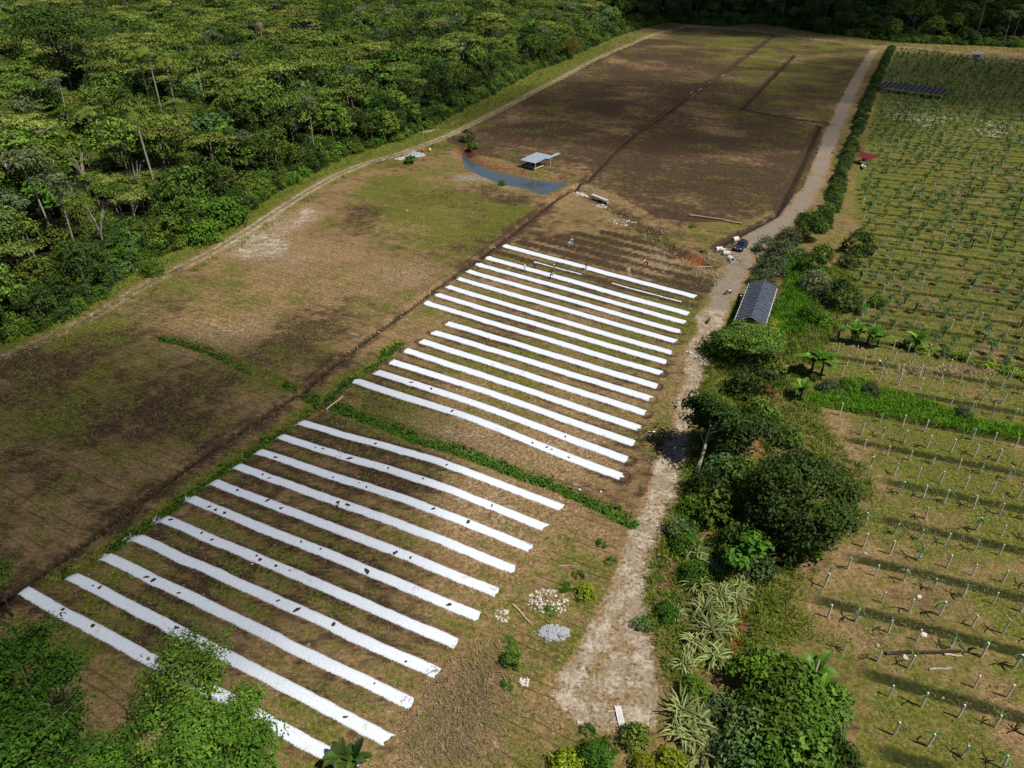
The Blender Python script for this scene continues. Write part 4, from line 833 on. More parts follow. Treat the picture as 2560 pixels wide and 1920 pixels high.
for i, p in enumerate(TR):
    de = dist_line(np.array([p[0]]), np.array([p[1]]), FOREST_EDGE)[0]
    for _ in range(6):
        t = rng.uniform(0.05, 1.0); tn = TR[min(i + 1, len(TR) - 1)] - TR[max(i - 1, 0)]; nn = np.array([-tn[1], tn[0]]) / (np.hypot(*tn) + 1e-6); r_ = 2.2 + t * max(1.0, de - 2.0); vx.append(p + nn * r_ + rng.normal(0, 0.4, 2))
        if rng.uniform() < 0.2: vx.append(p - nn * rng.uniform(2.0, 4.5))
vx = np.array(vx); vx = vx[in_view(vx[:, 0], vx[:, 1], 3) & (vx[:, 1] < 520)]
grass_mass('verge_grass', vx, 0.3, 0.9, 'leaf_grass', 'long green grass on the verge between forest and track', 7, 0.35, 1)
cr = np.vstack([resample(P, st_) for P, st_ in zip(CREEPER_DITCHES, (0.09, 0.2, 0.24, 0.14))]); wq = np.concatenate([np.full(len(resample(P, st_)), k_) for P, st_, k_ in zip(CREEPER_DITCHES, (0.09, 0.2, 0.24, 0.14), (0.2, 0.46, 0.47, 0.38))]); cr = cr + rng.normal(0, 0.42, cr.shape)
C3 = np.c_[cr, hfull(cr[:, 0], cr[:, 1]) + 0.28]; keep = fbm(C3[:, 0] / 2.5, C3[:, 1] / 2.5, 12, 2) > wq; C3 = C3[keep]
V, F, T = leaf_cloud(rng, C3, 0.42, 14, 0.30, 0.55, 1.0, (C3[:, 0].mean(), C3[:, 1].mean(), -40), 0.8)
tag(link('creeper', fast_mesh('creeper', V, F, 'leaf_creeper', T)), 'bright leafy creepers filling the drainage ditches', 'creepers', None, 'stuff')
fg = sample_poly(np.array([(-80, 25), (95, 25), (120, 140), (-80, 140)]), 34000, rng, lambda x, y: (inside(x, y, FIELD) | inside(x, y, PLANTATION)) & (signed(x, y, ROAD) > 0.3) & (np.minimum.reduce([dist_line(x, y, np.array([a, b])) for a, b in STRIPS]) > 0.95) & (fbm(x / 5, y / 5, 8, 3) > 0.40))
grass_mass('field_grass', fg[:16000], 0.08, 0.26, 'leaf_grass', 'short green tufts scattered over field and plantation', 5, 0.22, 2, 1.2)
grass_mass('dry_stalks', fg[16000:], 0.06, 0.26, 'leaf_straw', 'dry straw stalks littering the cleared ground', 6, 0.4, 3, 2.6)
bg_ = sample_poly(BRIGHT_GRASS, 1600, rng); grass_mass('lush_grass', bg_, 0.3, 0.7, 'leaf_lush', 'lush bright grass patch between the plantation rows', 9, 0.3, 4, 0.8)
LANE = line([(1680, 560), (1730, 540), (1760, 580), (1770, 650), (1740, 720), (1690, 715), (1660, 690), (1700, 620)]); lg = sample_poly(LANE, 1500, rng); grass_mass('lane_grass', lg, 0.5, 1.1, 'leaf_lush', 'tall yellow-green grass beside the net-roofed shed', 9, 0.35, 5, 0.7)
BANK = np.vstack([ROAD_R[1:14], PLANT_EDGE[::-1][6:20]]); bgx = sample_poly(BANK, 9000, rng, lambda x, y: fbm(x / 4, y / 4, 55, 3) > 0.36); grass_mass('bank_grass', bgx, 0.25, 0.75, 'leaf_grass', 'weedy grass covering the bank beside the road', 7, 0.35, 6, 0.9)

# ------------------------------------------------------------------ trees and shrubs of the right-hand bank
tmA, cmA = tree_proto(401, 'tuft', 4.6, 2.6, 8.2, 0.46, 130, 46, 'leaf_dark', 'pale_bark', 0.24, 0.95, 0.55, 0.9, 0.6, 12, 0.5)
x, y = at(1502, 1026); cx, cy_ = at(1550, 868, 7.2); o = put_tree('shade_tree', tmA, cmA, (x, y, ground_z(x, y)), 0.6, 1.0, 'leaning dark tree with a pale trunk overhanging the road'); o.rotation_mode = 'QUATERNION'; o.rotation_quaternion = Vector((0, 0, 1)).rotation_difference(Vector((cx - x, cy_ - y, 7.2)).normalized())
x, y = at(1612, 930, 4.2); put_tree('shade_tree', *tree_proto(405, 'tuft', 4.0, 2.4, 4.2, 0.44, 100, 42, 'leaf_dark', 'bark', 0.2, 1.2, 0.55, 0.9, 0.6, 10, 0.5), (x, y, ground_z(x, y)), 2.0, 1.0, 'dark leafy tree behind the leaning roadside tree')
tmB, cmB = tree_proto(402, 'round', 5.9, 4.6, 5.2, 0.42, 210, 70, 'leaf_dark', 'bark', 0.4, 1.0, 0.6, 0.8, 0.55, 14, 0.3)
x, y = at(1728, 1080, 5.0); put_tree('round_tree', tmB, cmB, (x, y, ground_z(x, y)), 0.0, 1.0, 'big dense dark round tree on the red-earth bank')
tmC, cmC = tree_proto(403, 'tuft', 2.0, 1.9, 5.2, 0.62, 36, 26, 'leaf_bright', 'bark', 0.12, 0.7, 0.5, 1.0, 0.55, 6, 0.5)
x, y = at(1612, 1255); put_tree('small_tree', tmC, cmC, (x, y, ground_z(x, y)), 0.0, 1.0, 'small tree with pale glossy leaves left of the big round tree')
tmD, cmD = tree_proto(404, 'round', 3.0, 2.7, 3.4, 0.40, 90, 40, 'leaf_dark', 'bark', 0.2, 0.85)
x, y = at(1742, 517); put_tree('round_tree', tmD, cmD, (x, y, ground_z(x, y)), 0.0, 1.05, 'small round dark tree at the bend of the road')
tmF, cmF = tree_proto(406, 'umbrella', 4.4, 2.0, 4.6, 0.34, 150, 34, 'leaf_forest', 'bark', 0.16, 0.9, 0.35, 1.0, 0.5, 12, 0.3)
x, y = at(1610, 790); put_tree('spreading_tree', tmF, cmF, (x, y, ground_z(x, y)), 0.0, 1.0, 'light spreading tree at the open end of the net-roofed shed')
tmG, cmG = tree_proto(407, 'tuft', 2.4, 1.6, 3.8, 0.30, 34, 16, 'leaf_yellow', 'bark', 0.09, 0.7, 0.5, 0.9, 0.5, 9, 0.3)
x, y = at(1650, 745); put_tree('sparse_tree', tmG, cmG, (x, y, ground_z(x, y)), 0.0, 1.0, 'thin sparse tree in front of the shed roof')
BANKSH = [(1560, 760, 1.5, 'bright', 'fresh green shrub beside the road below the shed'), (1590, 740, 1.3, 'mid', 'shrub under the shed corner'), (1640, 760, 1.4, 'grey', 'greyish shrub behind the spreading tree'), (1660, 800, 1.2, 'mid', 'shrub on the bank above the red soil'),
    (1620, 850, 1.4, 'dark', 'dark shrub between the roadside trees'), (1640, 900, 1.2, 'mid', 'mid green shrub right of the dark roadside trees'), (1560, 1030, 1.3, 'blue', 'bluish shrub at the foot of the leaning tree'), (1530, 1075, 1.2, 'dark', 'dark shrub below the leaning tree'), (1545, 1120, 1.3, 'mid', 'leafy shrub on the roadside bank'), (1500, 1110, 0.9, 'bright', 'low bright shrub on the road edge'),
    (1600, 1050, 1.4, 'mid', 'shrub between the leaning tree and the round tree'), (1580, 1110, 1.2, 'bright', 'bright shrub left of the round tree'), (1590, 1200, 1.2, 'dark', 'dark shrub under the pale-leaved tree'), (1640, 1230, 1.0, 'blue', 'shrub at the shady foot of the round tree'), (1470, 1160, 0.9, 'blue', 'bluish bush close to the gravel road'), (1480, 1185, 0.8, 'bright', 'small bright bush on the road verge'),
    (1386, 1352, 0.45, 'blue', 'tiny round bush on the road edge'), (1440, 1330, 0.6, 'bright', 'low bright clump on the weedy bank'), (1500, 1250, 0.8, 'bright', 'bright clump among the tall grass'), (1740, 1195, 0.9, 'mid', 'shrub in the shade below the round tree'), (1670, 1200, 1.1, 'dark', 'dark shrub left of the big round trunk'),
    (1690, 560, 1.6, 'grey', 'greyish bush beside the road behind the car'), (1665, 590, 1.5, 'grey', 'grey-green bush above the shed roof'), (1655, 545, 1.3, 'grey', 'grey bush nearest the standing man'), (1700, 525, 1.3, 'grey', 'pale grey bush at the road bend'), (1645, 615, 1.2, 'grey', 'grey bush touching the shed gable'),
    (1750, 590, 1.3, 'dark', 'dark rounded shrub behind the grass lane'), (1775, 560, 1.1, 'mid', 'green shrub near the plantation edge'), (1760, 625, 1.5, 'grey', 'pale bush on the far side of the grass lane'), (1790, 650, 1.4, 'grey', 'grey-green bush by the plantation edge'), (1815, 660, 1.5, 'dark', 'dark bush at the plantation corner'), (1745, 690, 1.0, 'bright', 'low bright shrub at the end of the grass lane'), (1775, 700, 0.9, 'bright', 'small bright bush right of the grass lane'),
    (1850, 545, 1.4, 'dark', 'dark bush inside the plantation'), (1835, 575, 1.0, 'dark', 'small dark bush among the plantation plants'), (1890, 660, 0.7, 'mid', 'small bush between plantation posts'),
    (1690, 830, 0.8, 'creeper', 'low clump on the bare red bank'), (1700, 960, 0.9, 'mid', 'shrub above the fallen branches'), (1675, 930, 0.7, 'bright', 'small bright shrub by the red soil'), (1790, 845, 0.8, 'grey', 'fern-like bush in the lush grass'), (1880, 850, 0.7, 'grey', 'feathery bush in the lush grass patch'), (1830, 838, 0.7, 'bright', 'green weed clump in the lush patch'), (2080, 898, 0.6, 'grey', 'feathery weeds at the lush patch end'),
    (1640, 1480, 1.3, 'bright', 'bright shrub mound under the bananas'), (1690, 1500, 1.5, 'bright', 'bright leafy mound beside the leaning log'), (1650, 1540, 1.4, 'creeper', 'creeper-covered mound by the stream'), (1720, 1550, 1.5, 'bright', 'fresh green shrub mass below the bananas'), (1680, 1590, 1.5, 'bright', 'leafy shrub mass near the picture bottom'), (1740, 1610, 1.4, 'bright', 'bright shrub beside the mown plantation corner'),
    (1620, 1590, 1.2, 'blue', 'white-flowered bluish shrub by the stream'), (1600, 1640, 1.2, 'blue', 'bluish shrub under the flowering one'), (1660, 1650, 1.4, 'bright', 'shrub at the bottom of the stream bank'), (1760, 1560, 1.0, 'blue', 'grey-blue bush at the plantation corner'), (1790, 1530, 0.9, 'mid', 'shrub next to the pale stones'), (1720, 1660, 1.4, 'mid', 'shrub cut by the lower picture edge'), (1800, 1655, 0.9, 'dark', 'dark bush at the lower plantation corner'),
    (1550, 1530, 0.9, 'blue', 'bluish bush among the tall grass clumps'), (1500, 1500, 0.7, 'bright', 'bright low bush beside the turning place'), (1390, 1660, 0.6, 'yellow', 'yellow-green bush at the lower end of the road'), (1450, 1655, 0.7, 'yellow', 'large yellow bush by the tall grass'), (1320, 1610, 0.6, 'creeper', 'low green clump below the plank stack'), (1270, 1580, 0.5, 'creeper', 'small green clump on bare earth'), (1370, 1600, 0.6, 'mid', 'small bush below the turning place'), (1285, 1640, 0.7, 'bright', 'weedy clump at the lower field corner'), (1222, 1655, 0.7, 'yellow', 'yellowish weed clump at the bottom of the field'),
    (1265, 1285, 0.55, 'yellow', 'yellow-green weed clump above the stone heap'), (1220, 1270, 0.5, 'creeper', 'creeper clump on the rubble'), (1250, 1245, 0.5, 'creeper', 'weed clump next to the road edge'), (1190, 1320, 0.5, 'creeper', 'low weeds beside the rubble'), (1100, 1390, 0.5, 'creeper', 'weeds along the field edge ditch'), (1105, 1430, 0.5, 'mid', 'green weeds in the field edge ditch'), (1095, 1480, 0.45, 'creeper', 'lowest weed clump in the field edge ditch'), (1300, 1175, 0.5, 'creeper', 'weeds at the corner of the road and ditch'), (1320, 1215, 0.5, 'creeper', 'small weeds along the road shoulder'), (1520, 545, 0.6, 'creeper', 'green weeds beside the concrete pipes'), (1495, 490, 0.6, 'creeper', 'bright weeds in the stream bank'), (1085, 400, 0.5, 'mid', 'small bush growing on the pond bank')]
for u, v, s, k, lab in BANKSH:
    x, y = at(u, v); put_bush(k, x, y, s, lab)
# hedge row between road and plantation
HEDGE = resample(line([(1925, 108), (1908, 140), (1888, 185), (1868, 235), (1850, 285), (1832, 335), (1815, 380), (1803, 425), (1790, 465), (1772, 500)]), 3.1)
for i, (x, y) in enumerate(HEDGE):
    hp_ = ['at its far end', 'level with the long dark roof', 'near the red-roofed shelter', 'above the road bend'][min(3, int(4 * i / len(HEDGE)))]; put_bush(['dark', 'mid', 'dark', 'dark'][i % 4], x + random.uniform(-.5, .5), y + random.uniform(-.5, .5), random.uniform(0.6, 1.05), ['dark green shrub in the roadside hedge row, ', 'mid green shrub in the roadside hedge row, '][i % 4 == 1] + hp_, 'hedge row shrubs beside the road', 'hedge_shrub')
# reeds
def reed_proto(seed, n, h, mat='leaf_reed'):
    rng = np.random.default_rng(seed); parts = []
    for i in range(n):
        V, F, _ = frond_strip(rng, np.r_[rng.normal(0, 0.35, 2), 0], rng.uniform(0, 6.28), h * rng.uniform(0.6, 1.2), rng.uniform(1.4, 2.8), 0.14, 6, rng.uniform(0.9, 1.5), False); parts.append((V, F, np.full(len(V), rng.uniform())))
    V, F, T = join(parts); return fast_mesh('blades', V, F, mat, T)
REED = [reed_proto(1, 70, 2.3), reed_proto(2, 60, 1.9), reed_proto(3, 60, 1.7, 'leaf_grass')]
RD = [(1500, 1200, 1), (1540, 1230, 1), (1510, 1270, 1.0), (1555, 1290, 1.1), (1520, 1320, 1.1), (1565, 1345, 1.0), (1530, 1370, 1.2), (1500, 1395, 1.0), (1545, 1420, 1.1), (1480, 1440, .9), (1470, 1540, 1.1), (1500, 1560, 1.2), (1530, 1585, 1.1), (1490, 1600, 1.1), (1520, 1630, 1.2), (1470, 1580, 1.0), (1590, 1290, 0.9), (1600, 1260, 0.9), (1460, 1330, 0.7), (1560, 1620, 1.0)]
for i, (u, v, s) in enumerate(RD):
    x, y = at(u, v); o = empty('reed_clump', (x, y, ground_z(x, y)), i * 1.1, s); link('blades', REED[i % 2], o); tag(o, 'arching pale-bladed tall grass clump ' + ('below the big round tree' if v < 1300 else 'beside the red stream bed' if v < 1450 else 'near the bottom shrubs'), 'grass clump', 'tall grass clumps between road and stream')
for i, (u, v, s) in enumerate([(2010, 757, 1.1), (2050, 768, 1.1), (2075, 775, 1.2), (2110, 790, 0.9), (2140, 795, 1.1), (2175, 802, 1.2), (2205, 815, 1.0)]):
    x, y = at(u, v); o = empty('reed_clump', (x, y, ground_z(x, y)), i * 1.1, s); link('blades', REED[2], o); tag(o, 'dark green upright grass clump in the line beside the bananas', 'grass clump', 'green grass clumps in line with the bananas')
# bananas
def banana(u, v, s, lab, seed, n=9):
    rng = np.random.default_rng(seed); x, y = at(u, v); o = empty('banana_plant', (x, y, ground_z(x, y)), seed, s)
    m = MB(); m.tube([(0, 0, -.2), (0.03, 0, 0.9), (0, 0.03, 1.8)], [0.16, 0.13, 0.08], 7); m.build('stem', 'leaf_banana', o)
    for i in range(n):
        V, F, _ = frond_strip(rng, (0, 0, 1.6), 2.4 * i + rng.uniform(-.3, .3), rng.uniform(1.8, 2.6), rng.uniform(0.9, 1.9), 0.9, 6, rng.uniform(0.5, 1.3), False); link('leaf', fast_mesh('leaf', V, F, 'leaf_banana' if seed < 14 else 'leaf_dark', np.full(len(V), rng.uniform())), o)
    tag(o, lab, 'banana', 'banana plants')
for a in [(1838, 740, 1.15, 'banana plant at the left end of the line above the mown rows', 1), (1872, 745, 1.2, 'banana plant second from the left in the line', 2), (1893, 750, 1.0, 'banana plant behind the second one in the line', 3), (1975, 752, 1.2, 'lone banana plant between the grass clumps', 4), (1750, 810, 1.5, 'tallest banana plant beside the lush grass', 5), (1772, 812, 1.3, 'banana plant right of the tallest one', 6), (1728, 862, 1.0, 'small banana plant in front of the tallest', 7),
          (1640, 1470, 0.95, 'young banana plant on the stream bank', 8), (1680, 1455, 0.75, 'small banana plant near the red soil', 9), (1752, 1472, 1.0, 'banana plant behind the leaning log', 10), (1768, 1515, 0.95, 'banana plant in front of the leaning log', 11), (1778, 1550, 0.8, 'lowest banana plant near pale stones', 12), (1640, 1500, 0.7, 'stunted banana plant in the shrubs', 13), (742, 1655, 0.8, 'dark palm-like plant on the end of the lowest film strip', 14), (770, 1662, 0.8, 'second dark palm-like plant at the lowest film strip', 15)]: banana(*a)

# ------------------------------------------------------------------ foreground trees, lower corner
def crown_at(u, v, z, name, tm, cm, rz, s, lab):
    x, y = at(u, v, z); put_tree(name, tm, cm, (x, y, ground_z(x, y)), rz, s, lab)
ft1 = tree_proto(501, 'tuft', 3.9, 4.2, 10.5, 0.30, 130, 84, 'leaf_bright', 'bark', 0.28, 0.95, 0.5, 0.9, 0.5, 14, 0.4)
ft2 = tree_proto(502, 'tuft', 4.9, 3.2, 11.5, 0.29, 140, 96, 'leaf_bright', 'bark', 0.3, 0.75, 0.5, 0.9, 0.5, 14, 0.4)
ft3 = tree_proto(503, 'tuft', 3.9, 2.4, 9.0, 0.26, 95, 66, 'leaf_forest', 'bark', 0.18, 0.85, 0.5, 0.9, 0.6, 12, 0.4)
crown_at(55, 1445, 10.5, 'leafy_tree', *ft1, 0.3, 1.0, 'yellow-green leafy tree in the lower corner beside the first film strip')
crown_at(20, 1600, 11, 'leafy_tree', *ft1, 2.3, 1.05, 'leafy tree cut by the lower corner of the picture')
crown_at(430, 1625, 11.5, 'leafy_tree', *ft2, 0.0, 1.0, 'broad bright tree at the bottom edge covering the last film strip')
crown_at(215, 1690, 10.5, 'leafy_tree', *ft2, 2.0, 0.85, 'green tree between the corner tree and the broad bright tree')
crown_at(420, 1435, 9.0, 'sparse_tree', *ft3, 0.5, 1.0, 'darker open-crowned tree standing over the lowest film strips')
crown_at(500, 1505, 7.5, 'sparse_tree', *ft3, 2.5, 0.62, 'small thin tree between the open-crowned tree and the film')
crown_at(-15, 1262, 5.0, 'leafy_tree', *ft3, 1.2, 0.7, 'small tree at the left picture edge beside the ditch')

# ------------------------------------------------------------------ white film on the beds
ORD = ['first', 'second', 'third', 'fourth', 'fifth', 'sixth', 'seventh', 'eighth', 'ninth', 'tenth', 'eleventh', 'twelfth', 'thirteenth', 'fourteenth', 'fifteenth']
def film(a, b, width, name, label, group, seed, tears=0, thin=False):
    r = np.random.default_rng(seed); L = np.hypot(*(b - a)); d = (b - a) / L; nn = np.array([-d[1], d[0]]); n = int(L / 0.45); t = np.linspace(0, 1, n + 1)
    wig = (fbm(t * 9, t * 0 + seed, 7, 3) - 0.5) * 0.22; wl = width / 2 + (fbm(t * L * 1.2, t * 0 + seed + .5, 13, 2) - 0.5) * 0.16; wr = width / 2 + (fbm(t * L * 1.2, t * 0 + seed + 9.5, 14, 2) - 0.5) * 0.16
    cols = []
    for f in (-1.06, -1.0, -0.55, 0, 0.55, 1.0, 1.06):
        off = np.where(f < 0, f * wl, f * wr) + wig; px = a[0] + d[0] * t * L + nn[0] * off; py = a[1] + d[1] * t * L + nn[1] * off
        pz = hfull(px, py) + 0.045 + 0.02 * (vnoise(px * 2.2, py * 2.2, 3) - 0.5) - (0.1 if abs(f) > 1.03 else 0); cols.append(np.c_[px, py, pz])
    k = len(cols); V = np.stack(cols, 1).reshape(-1, 3); o0 = np.array([a[0], a[1], 0.0]); V[:k] += np.r_[d * 0.12, 0] * r.normal(0, 1, (k, 1)); V[-k:] += np.r_[d * 0.15, 0] * r.normal(0, 1, (k, 1))
    I = np.arange(len(V)).reshape(-1, k); F = np.c_[I[:-1, :-1].ravel(), I[:-1, 1:].ravel(), I[1:, 1:].ravel(), I[1:, :-1].ravel()]
    zc = ground_z(a[0], a[1]); root = empty(name, (a[0], a[1], zc)); me = fast_mesh('film', V - np.array([a[0], a[1], zc]), F, 'mulch_film', np.tile(np.abs(np.array([-1.06, -1.0, -0.55, 0, 0.55, 1.0, 1.06])), len(V) // k), smooth=True); link('film', me, root)
    for i in range(tears):
        tt = r.uniform(0.05, 0.95); oo = r.uniform(-0.25, 0.25); c = a + d * tt * L + nn * (oo + np.interp(tt, t, wig)); q = r.integers(7, 11); R = r.uniform(0.10, 0.24); el = r.uniform(1, 2.4); ang = r.uniform(0, 3.14); vs = []
        for j in range(q):
            th = 2 * math.pi * j / q; rr = R * r.uniform(0.6, 1.3); ex, ey = rr * el * math.cos(th), rr * math.sin(th); px = c[0] + ex * math.cos(ang) - ey * math.sin(ang); py = c[1] + ex * math.sin(ang) + ey * math.cos(ang)
            vs.append((px, py, ground_z(px, py) + 0.085))
        m = MB(); m.add([(x - a[0], y - a[1], z - zc) for x, y, z in vs], [tuple(range(q))]); m.build('tear', 'bare_soil', root)
    tag(root, label, 'mulch film', group); return root
for i in range(15):
    j = 14 - i; lab = 'white plastic mulch strip, %s beyond the creeper-filled drain' % ORD[j]
    if i == 0: lab = 'farthest white mulch strip, next to the bare brown beds'
    film(STRIPS[i][0], STRIPS[i][1], 1.72 if i < 2 else 1.55, 'mulch_strip', lab, 'white film strips of the upper block', i, {14: 5, 13: 3}.get(i, 0))
for i in range(11):
    lab = 'white plastic mulch strip, %s on the near side of the creeper-filled drain' % ORD[i]
    if i == 10: lab = 'lowest white mulch strip, partly hidden by the foreground trees'
    film(STRIPS[15 + i][0], STRIPS[15 + i][1], 1.26, 'mulch_strip', lab, 'white film strips of the lower block', 40 + i, [2, 6, 6, 4, 6, 7, 7, 4, 4, 4, 6][i])
A_, B_ = BARE_BEDS[0]
film(A_ + (B_ - A_) * 0.20, A_ + (B_ - A_) * 0.46, 0.42, 'rolled_film', 'narrow half-rolled film beside the crouching workers', 'half-laid film', 71)
film(A_ + (B_ - A_) * 0.62, A_ + (B_ - A_) * 0.95, 0.42, 'rolled_film', 'narrow half-rolled film on the road side of its bed', 'half-laid film', 72)

# ------------------------------------------------------------------ plantation: posts with trailing plants
def post_plant(seed, full, bags, post='post_wood', h=1.9):
    """meshes: post, stems, bags"""
    rng = np.random.default_rng(seed); m = MB(); lx, ly = rng.normal(0, 0.06, 2); m.tube([(0, 0, -0.3), (lx * .5, ly * .5, h * 0.5), (lx, ly, h)], [0.10, 0.095, 0.09], 6)
    me = bpy.data.meshes.new('post'); me.from_pydata([tuple(p) for p in m.v], [], m.f); me.materials.append(MATS[post]); me.update(); out = [('post', me)]
    if full:
        parts = []
        for i in range(full):
            V, F, _ = frond_strip(rng, (lx, ly, h * rng.uniform(0.75, 1.0)), rng.uniform(0, 6.28), rng.uniform(0.8, 1.5), rng.uniform(1.6, 3.2), 0.13, 5, rng.uniform(0.2, 1.2), False); parts.append((V, F, np.full(len(V), rng.uniform())))
        V, F, T = join(parts); out.append(('stems', fast_mesh('stems', V, F, 'leaf_cactus', T)))
    if bags:
        m = MB()
        for i in range(bags):
            a = rng.uniform(0, 6.28); r = rng.uniform(0.2, 0.6); m.blob((r * math.cos(a), r * math.sin(a), rng.uniform(0.35, 1.1)), (0.10, 0.10, 0.15), seed * 9 + i, 6, 4, 0.15)
        me = bpy.data.meshes.new('fruit_bags'); me.from_pydata([tuple(p) for p in m.v], [], m.f); me.materials.append(MATS['fruit_bag']); me.update(); out.append(('fruit_bags', me))
    return out
PP_low = [post_plant(i, f, b) for i, (f, b) in enumerate([(0, 0), (4, 0), (6, 0), (8, 1), (7, 1), (3, 0)])]
PP_up = [post_plant(20 + i, f, b, p, 1.8) for i, (f, b, p) in enumerate([(34, 2, 'dark_post'), (40, 3, 'post_wood'), (28, 1, 'dark_post'), (36, 4, 'dark_post'), (22, 0, 'post_wood'), (6, 0, 'post_wood')])]
rng = np.random.default_rng(77); PTS = []
for k in range(-9, 58):
    for sgn in (-1.95, 1.95):
        s = GROOVE0 + GROOVE_STEP * (k + 0.5) + sgn; t0 = rng.uniform(0, 2.8)
        for q in range(-10, 190):
            t = q * 2.8 + t0 + rng.normal(0, 0.12); p = ROW_E * t + ROW_N * (s + rng.normal(0, 0.12)); p = p + rng.normal(0, 0.22, 2) * (s > 117); PTS.append((p[0], p[1], s))
PTS = np.array(PTS); kp = inside(PTS[:, 0], PTS[:, 1], PLANTATION) & in_view(PTS[:, 0], PTS[:, 1], 1) & (signed(PTS[:, 0], PTS[:, 1], BRIGHT_GRASS) > 0.3) & (signed(PTS[:, 0], PTS[:, 1], PLANTATION) < -0.8) & (rng.uniform(size=len(PTS)) > np.where(PTS[:, 2] < 117, 0.06, 0.10 + 0.35 * (fbm(PTS[:, 0] / 14, PTS[:, 1] / 14, 6, 2) > 0.55)))
for (u, v, r) in ((1730, 1100, 6.5), (1968, 200, 9), (1865, 355, 3.5), (1750, 830, 4)):
    cx, cy_ = at(u, v); kp &= np.hypot(PTS[:, 0] - cx, PTS[:, 1] - cy_) > r
PTS = PTS[kp]; PTS = PTS[np.argsort(np.hypot(PTS[:, 0], PTS[:, 1]))]; PZ = hfull(PTS[:, 0], PTS[:, 1]); low = PTS[:, 2] < 117
pk = np.where(low, rng.choice(6, len(PTS), p=[.36, .18, .14, .08, .10, .14]), rng.choice(6, len(PTS), p=[.16, .2, .14, .12, .18, .20]))
LLOW = ['bare grey post in the mown plantation rows', 'post with a few trailing green stems in the mown rows', 'post with drooping cactus stems in the mown rows', 'post with a bushy cactus and one green fruit bag', 'post with cactus stems and a green bag in the mown rows', 'post with a thin young plant in the mown rows']
LUP = ['bushy cactus plant with green bags on a dark post', 'full cactus plant with several green bags on a pale post', 'arching cactus plant on a dark post', 'cactus plant hung with many green bags', 'cactus plant without bags on a pale post', 'nearly bare pale post in the upper plantation']
for i in range(300):
    lst = (PP_low if low[i] else PP_up)[pk[i]]; o = empty('trellis_plant', (PTS[i, 0], PTS[i, 1], PZ[i]), i * 0.7, random.uniform(0.85, 1.15))
    for nm, me in lst: link(nm, me, o)
    tag(o, (LLOW if low[i] else LUP)[pk[i]], 'post plant', 'post plants in the %s rows' % ('mown lower' if low[i] else 'upper'))
def merge_source(name, lst):
    Vs, Fs, Ts, Mi, mats, b = [], [], [], [], [], 0
    for k, (nm, me) in enumerate(lst):
        v = np.empty(len(me.vertices) * 3, np.float32); me.vertices.foreach_get('co', v); Vs.append(v.reshape(-1, 3)); f = []
        for p in me.polygons:
            q = list(p.vertices)
            if len(q) == 3: f.append(q + [q[2]])
            elif len(q) == 4: f.append(q)
        Fs += [[i + b for i in q] for q in f]; Mi += [k] * len(f); mats.append(me.materials[0]); t = np.full(len(me.vertices), 0.5, np.float32)
        if 'tint' in me.attributes: me.attributes['tint'].data.foreach_get('value', t)
        Ts.append(t); b += len(me.vertices)
    me = bpy.data.meshes.new(name); me.from_pydata(np.vstack(Vs).tolist(), [], [tuple(dict.fromkeys(q)) for q in Fs])
    for m_ in mats: me.materials.append(m_)
    me.polygons.foreach_set('material_index', Mi); a = me.attributes.new('tint', 'FLOAT', 'POINT'); a.data.foreach_set('value', np.concatenate(Ts)); me.update(); return me
psrc = [source('plant_src_%02d' % i, merge_source('plant_src_%02d' % i, l)) for i, l in enumerate(PP_low + PP_up)]
rest = np.arange(300, len(PTS)); instancer('plantation_rows', np.c_[PTS[rest, 0], PTS[rest, 1], PZ[rest], rest * 0.7, rng.uniform(0.65, 1.35, len(rest)), pk[rest] + np.where(low[rest], 0, 6)], psrc, 'distant rows of post plants running to the forest', 'plantation rows')

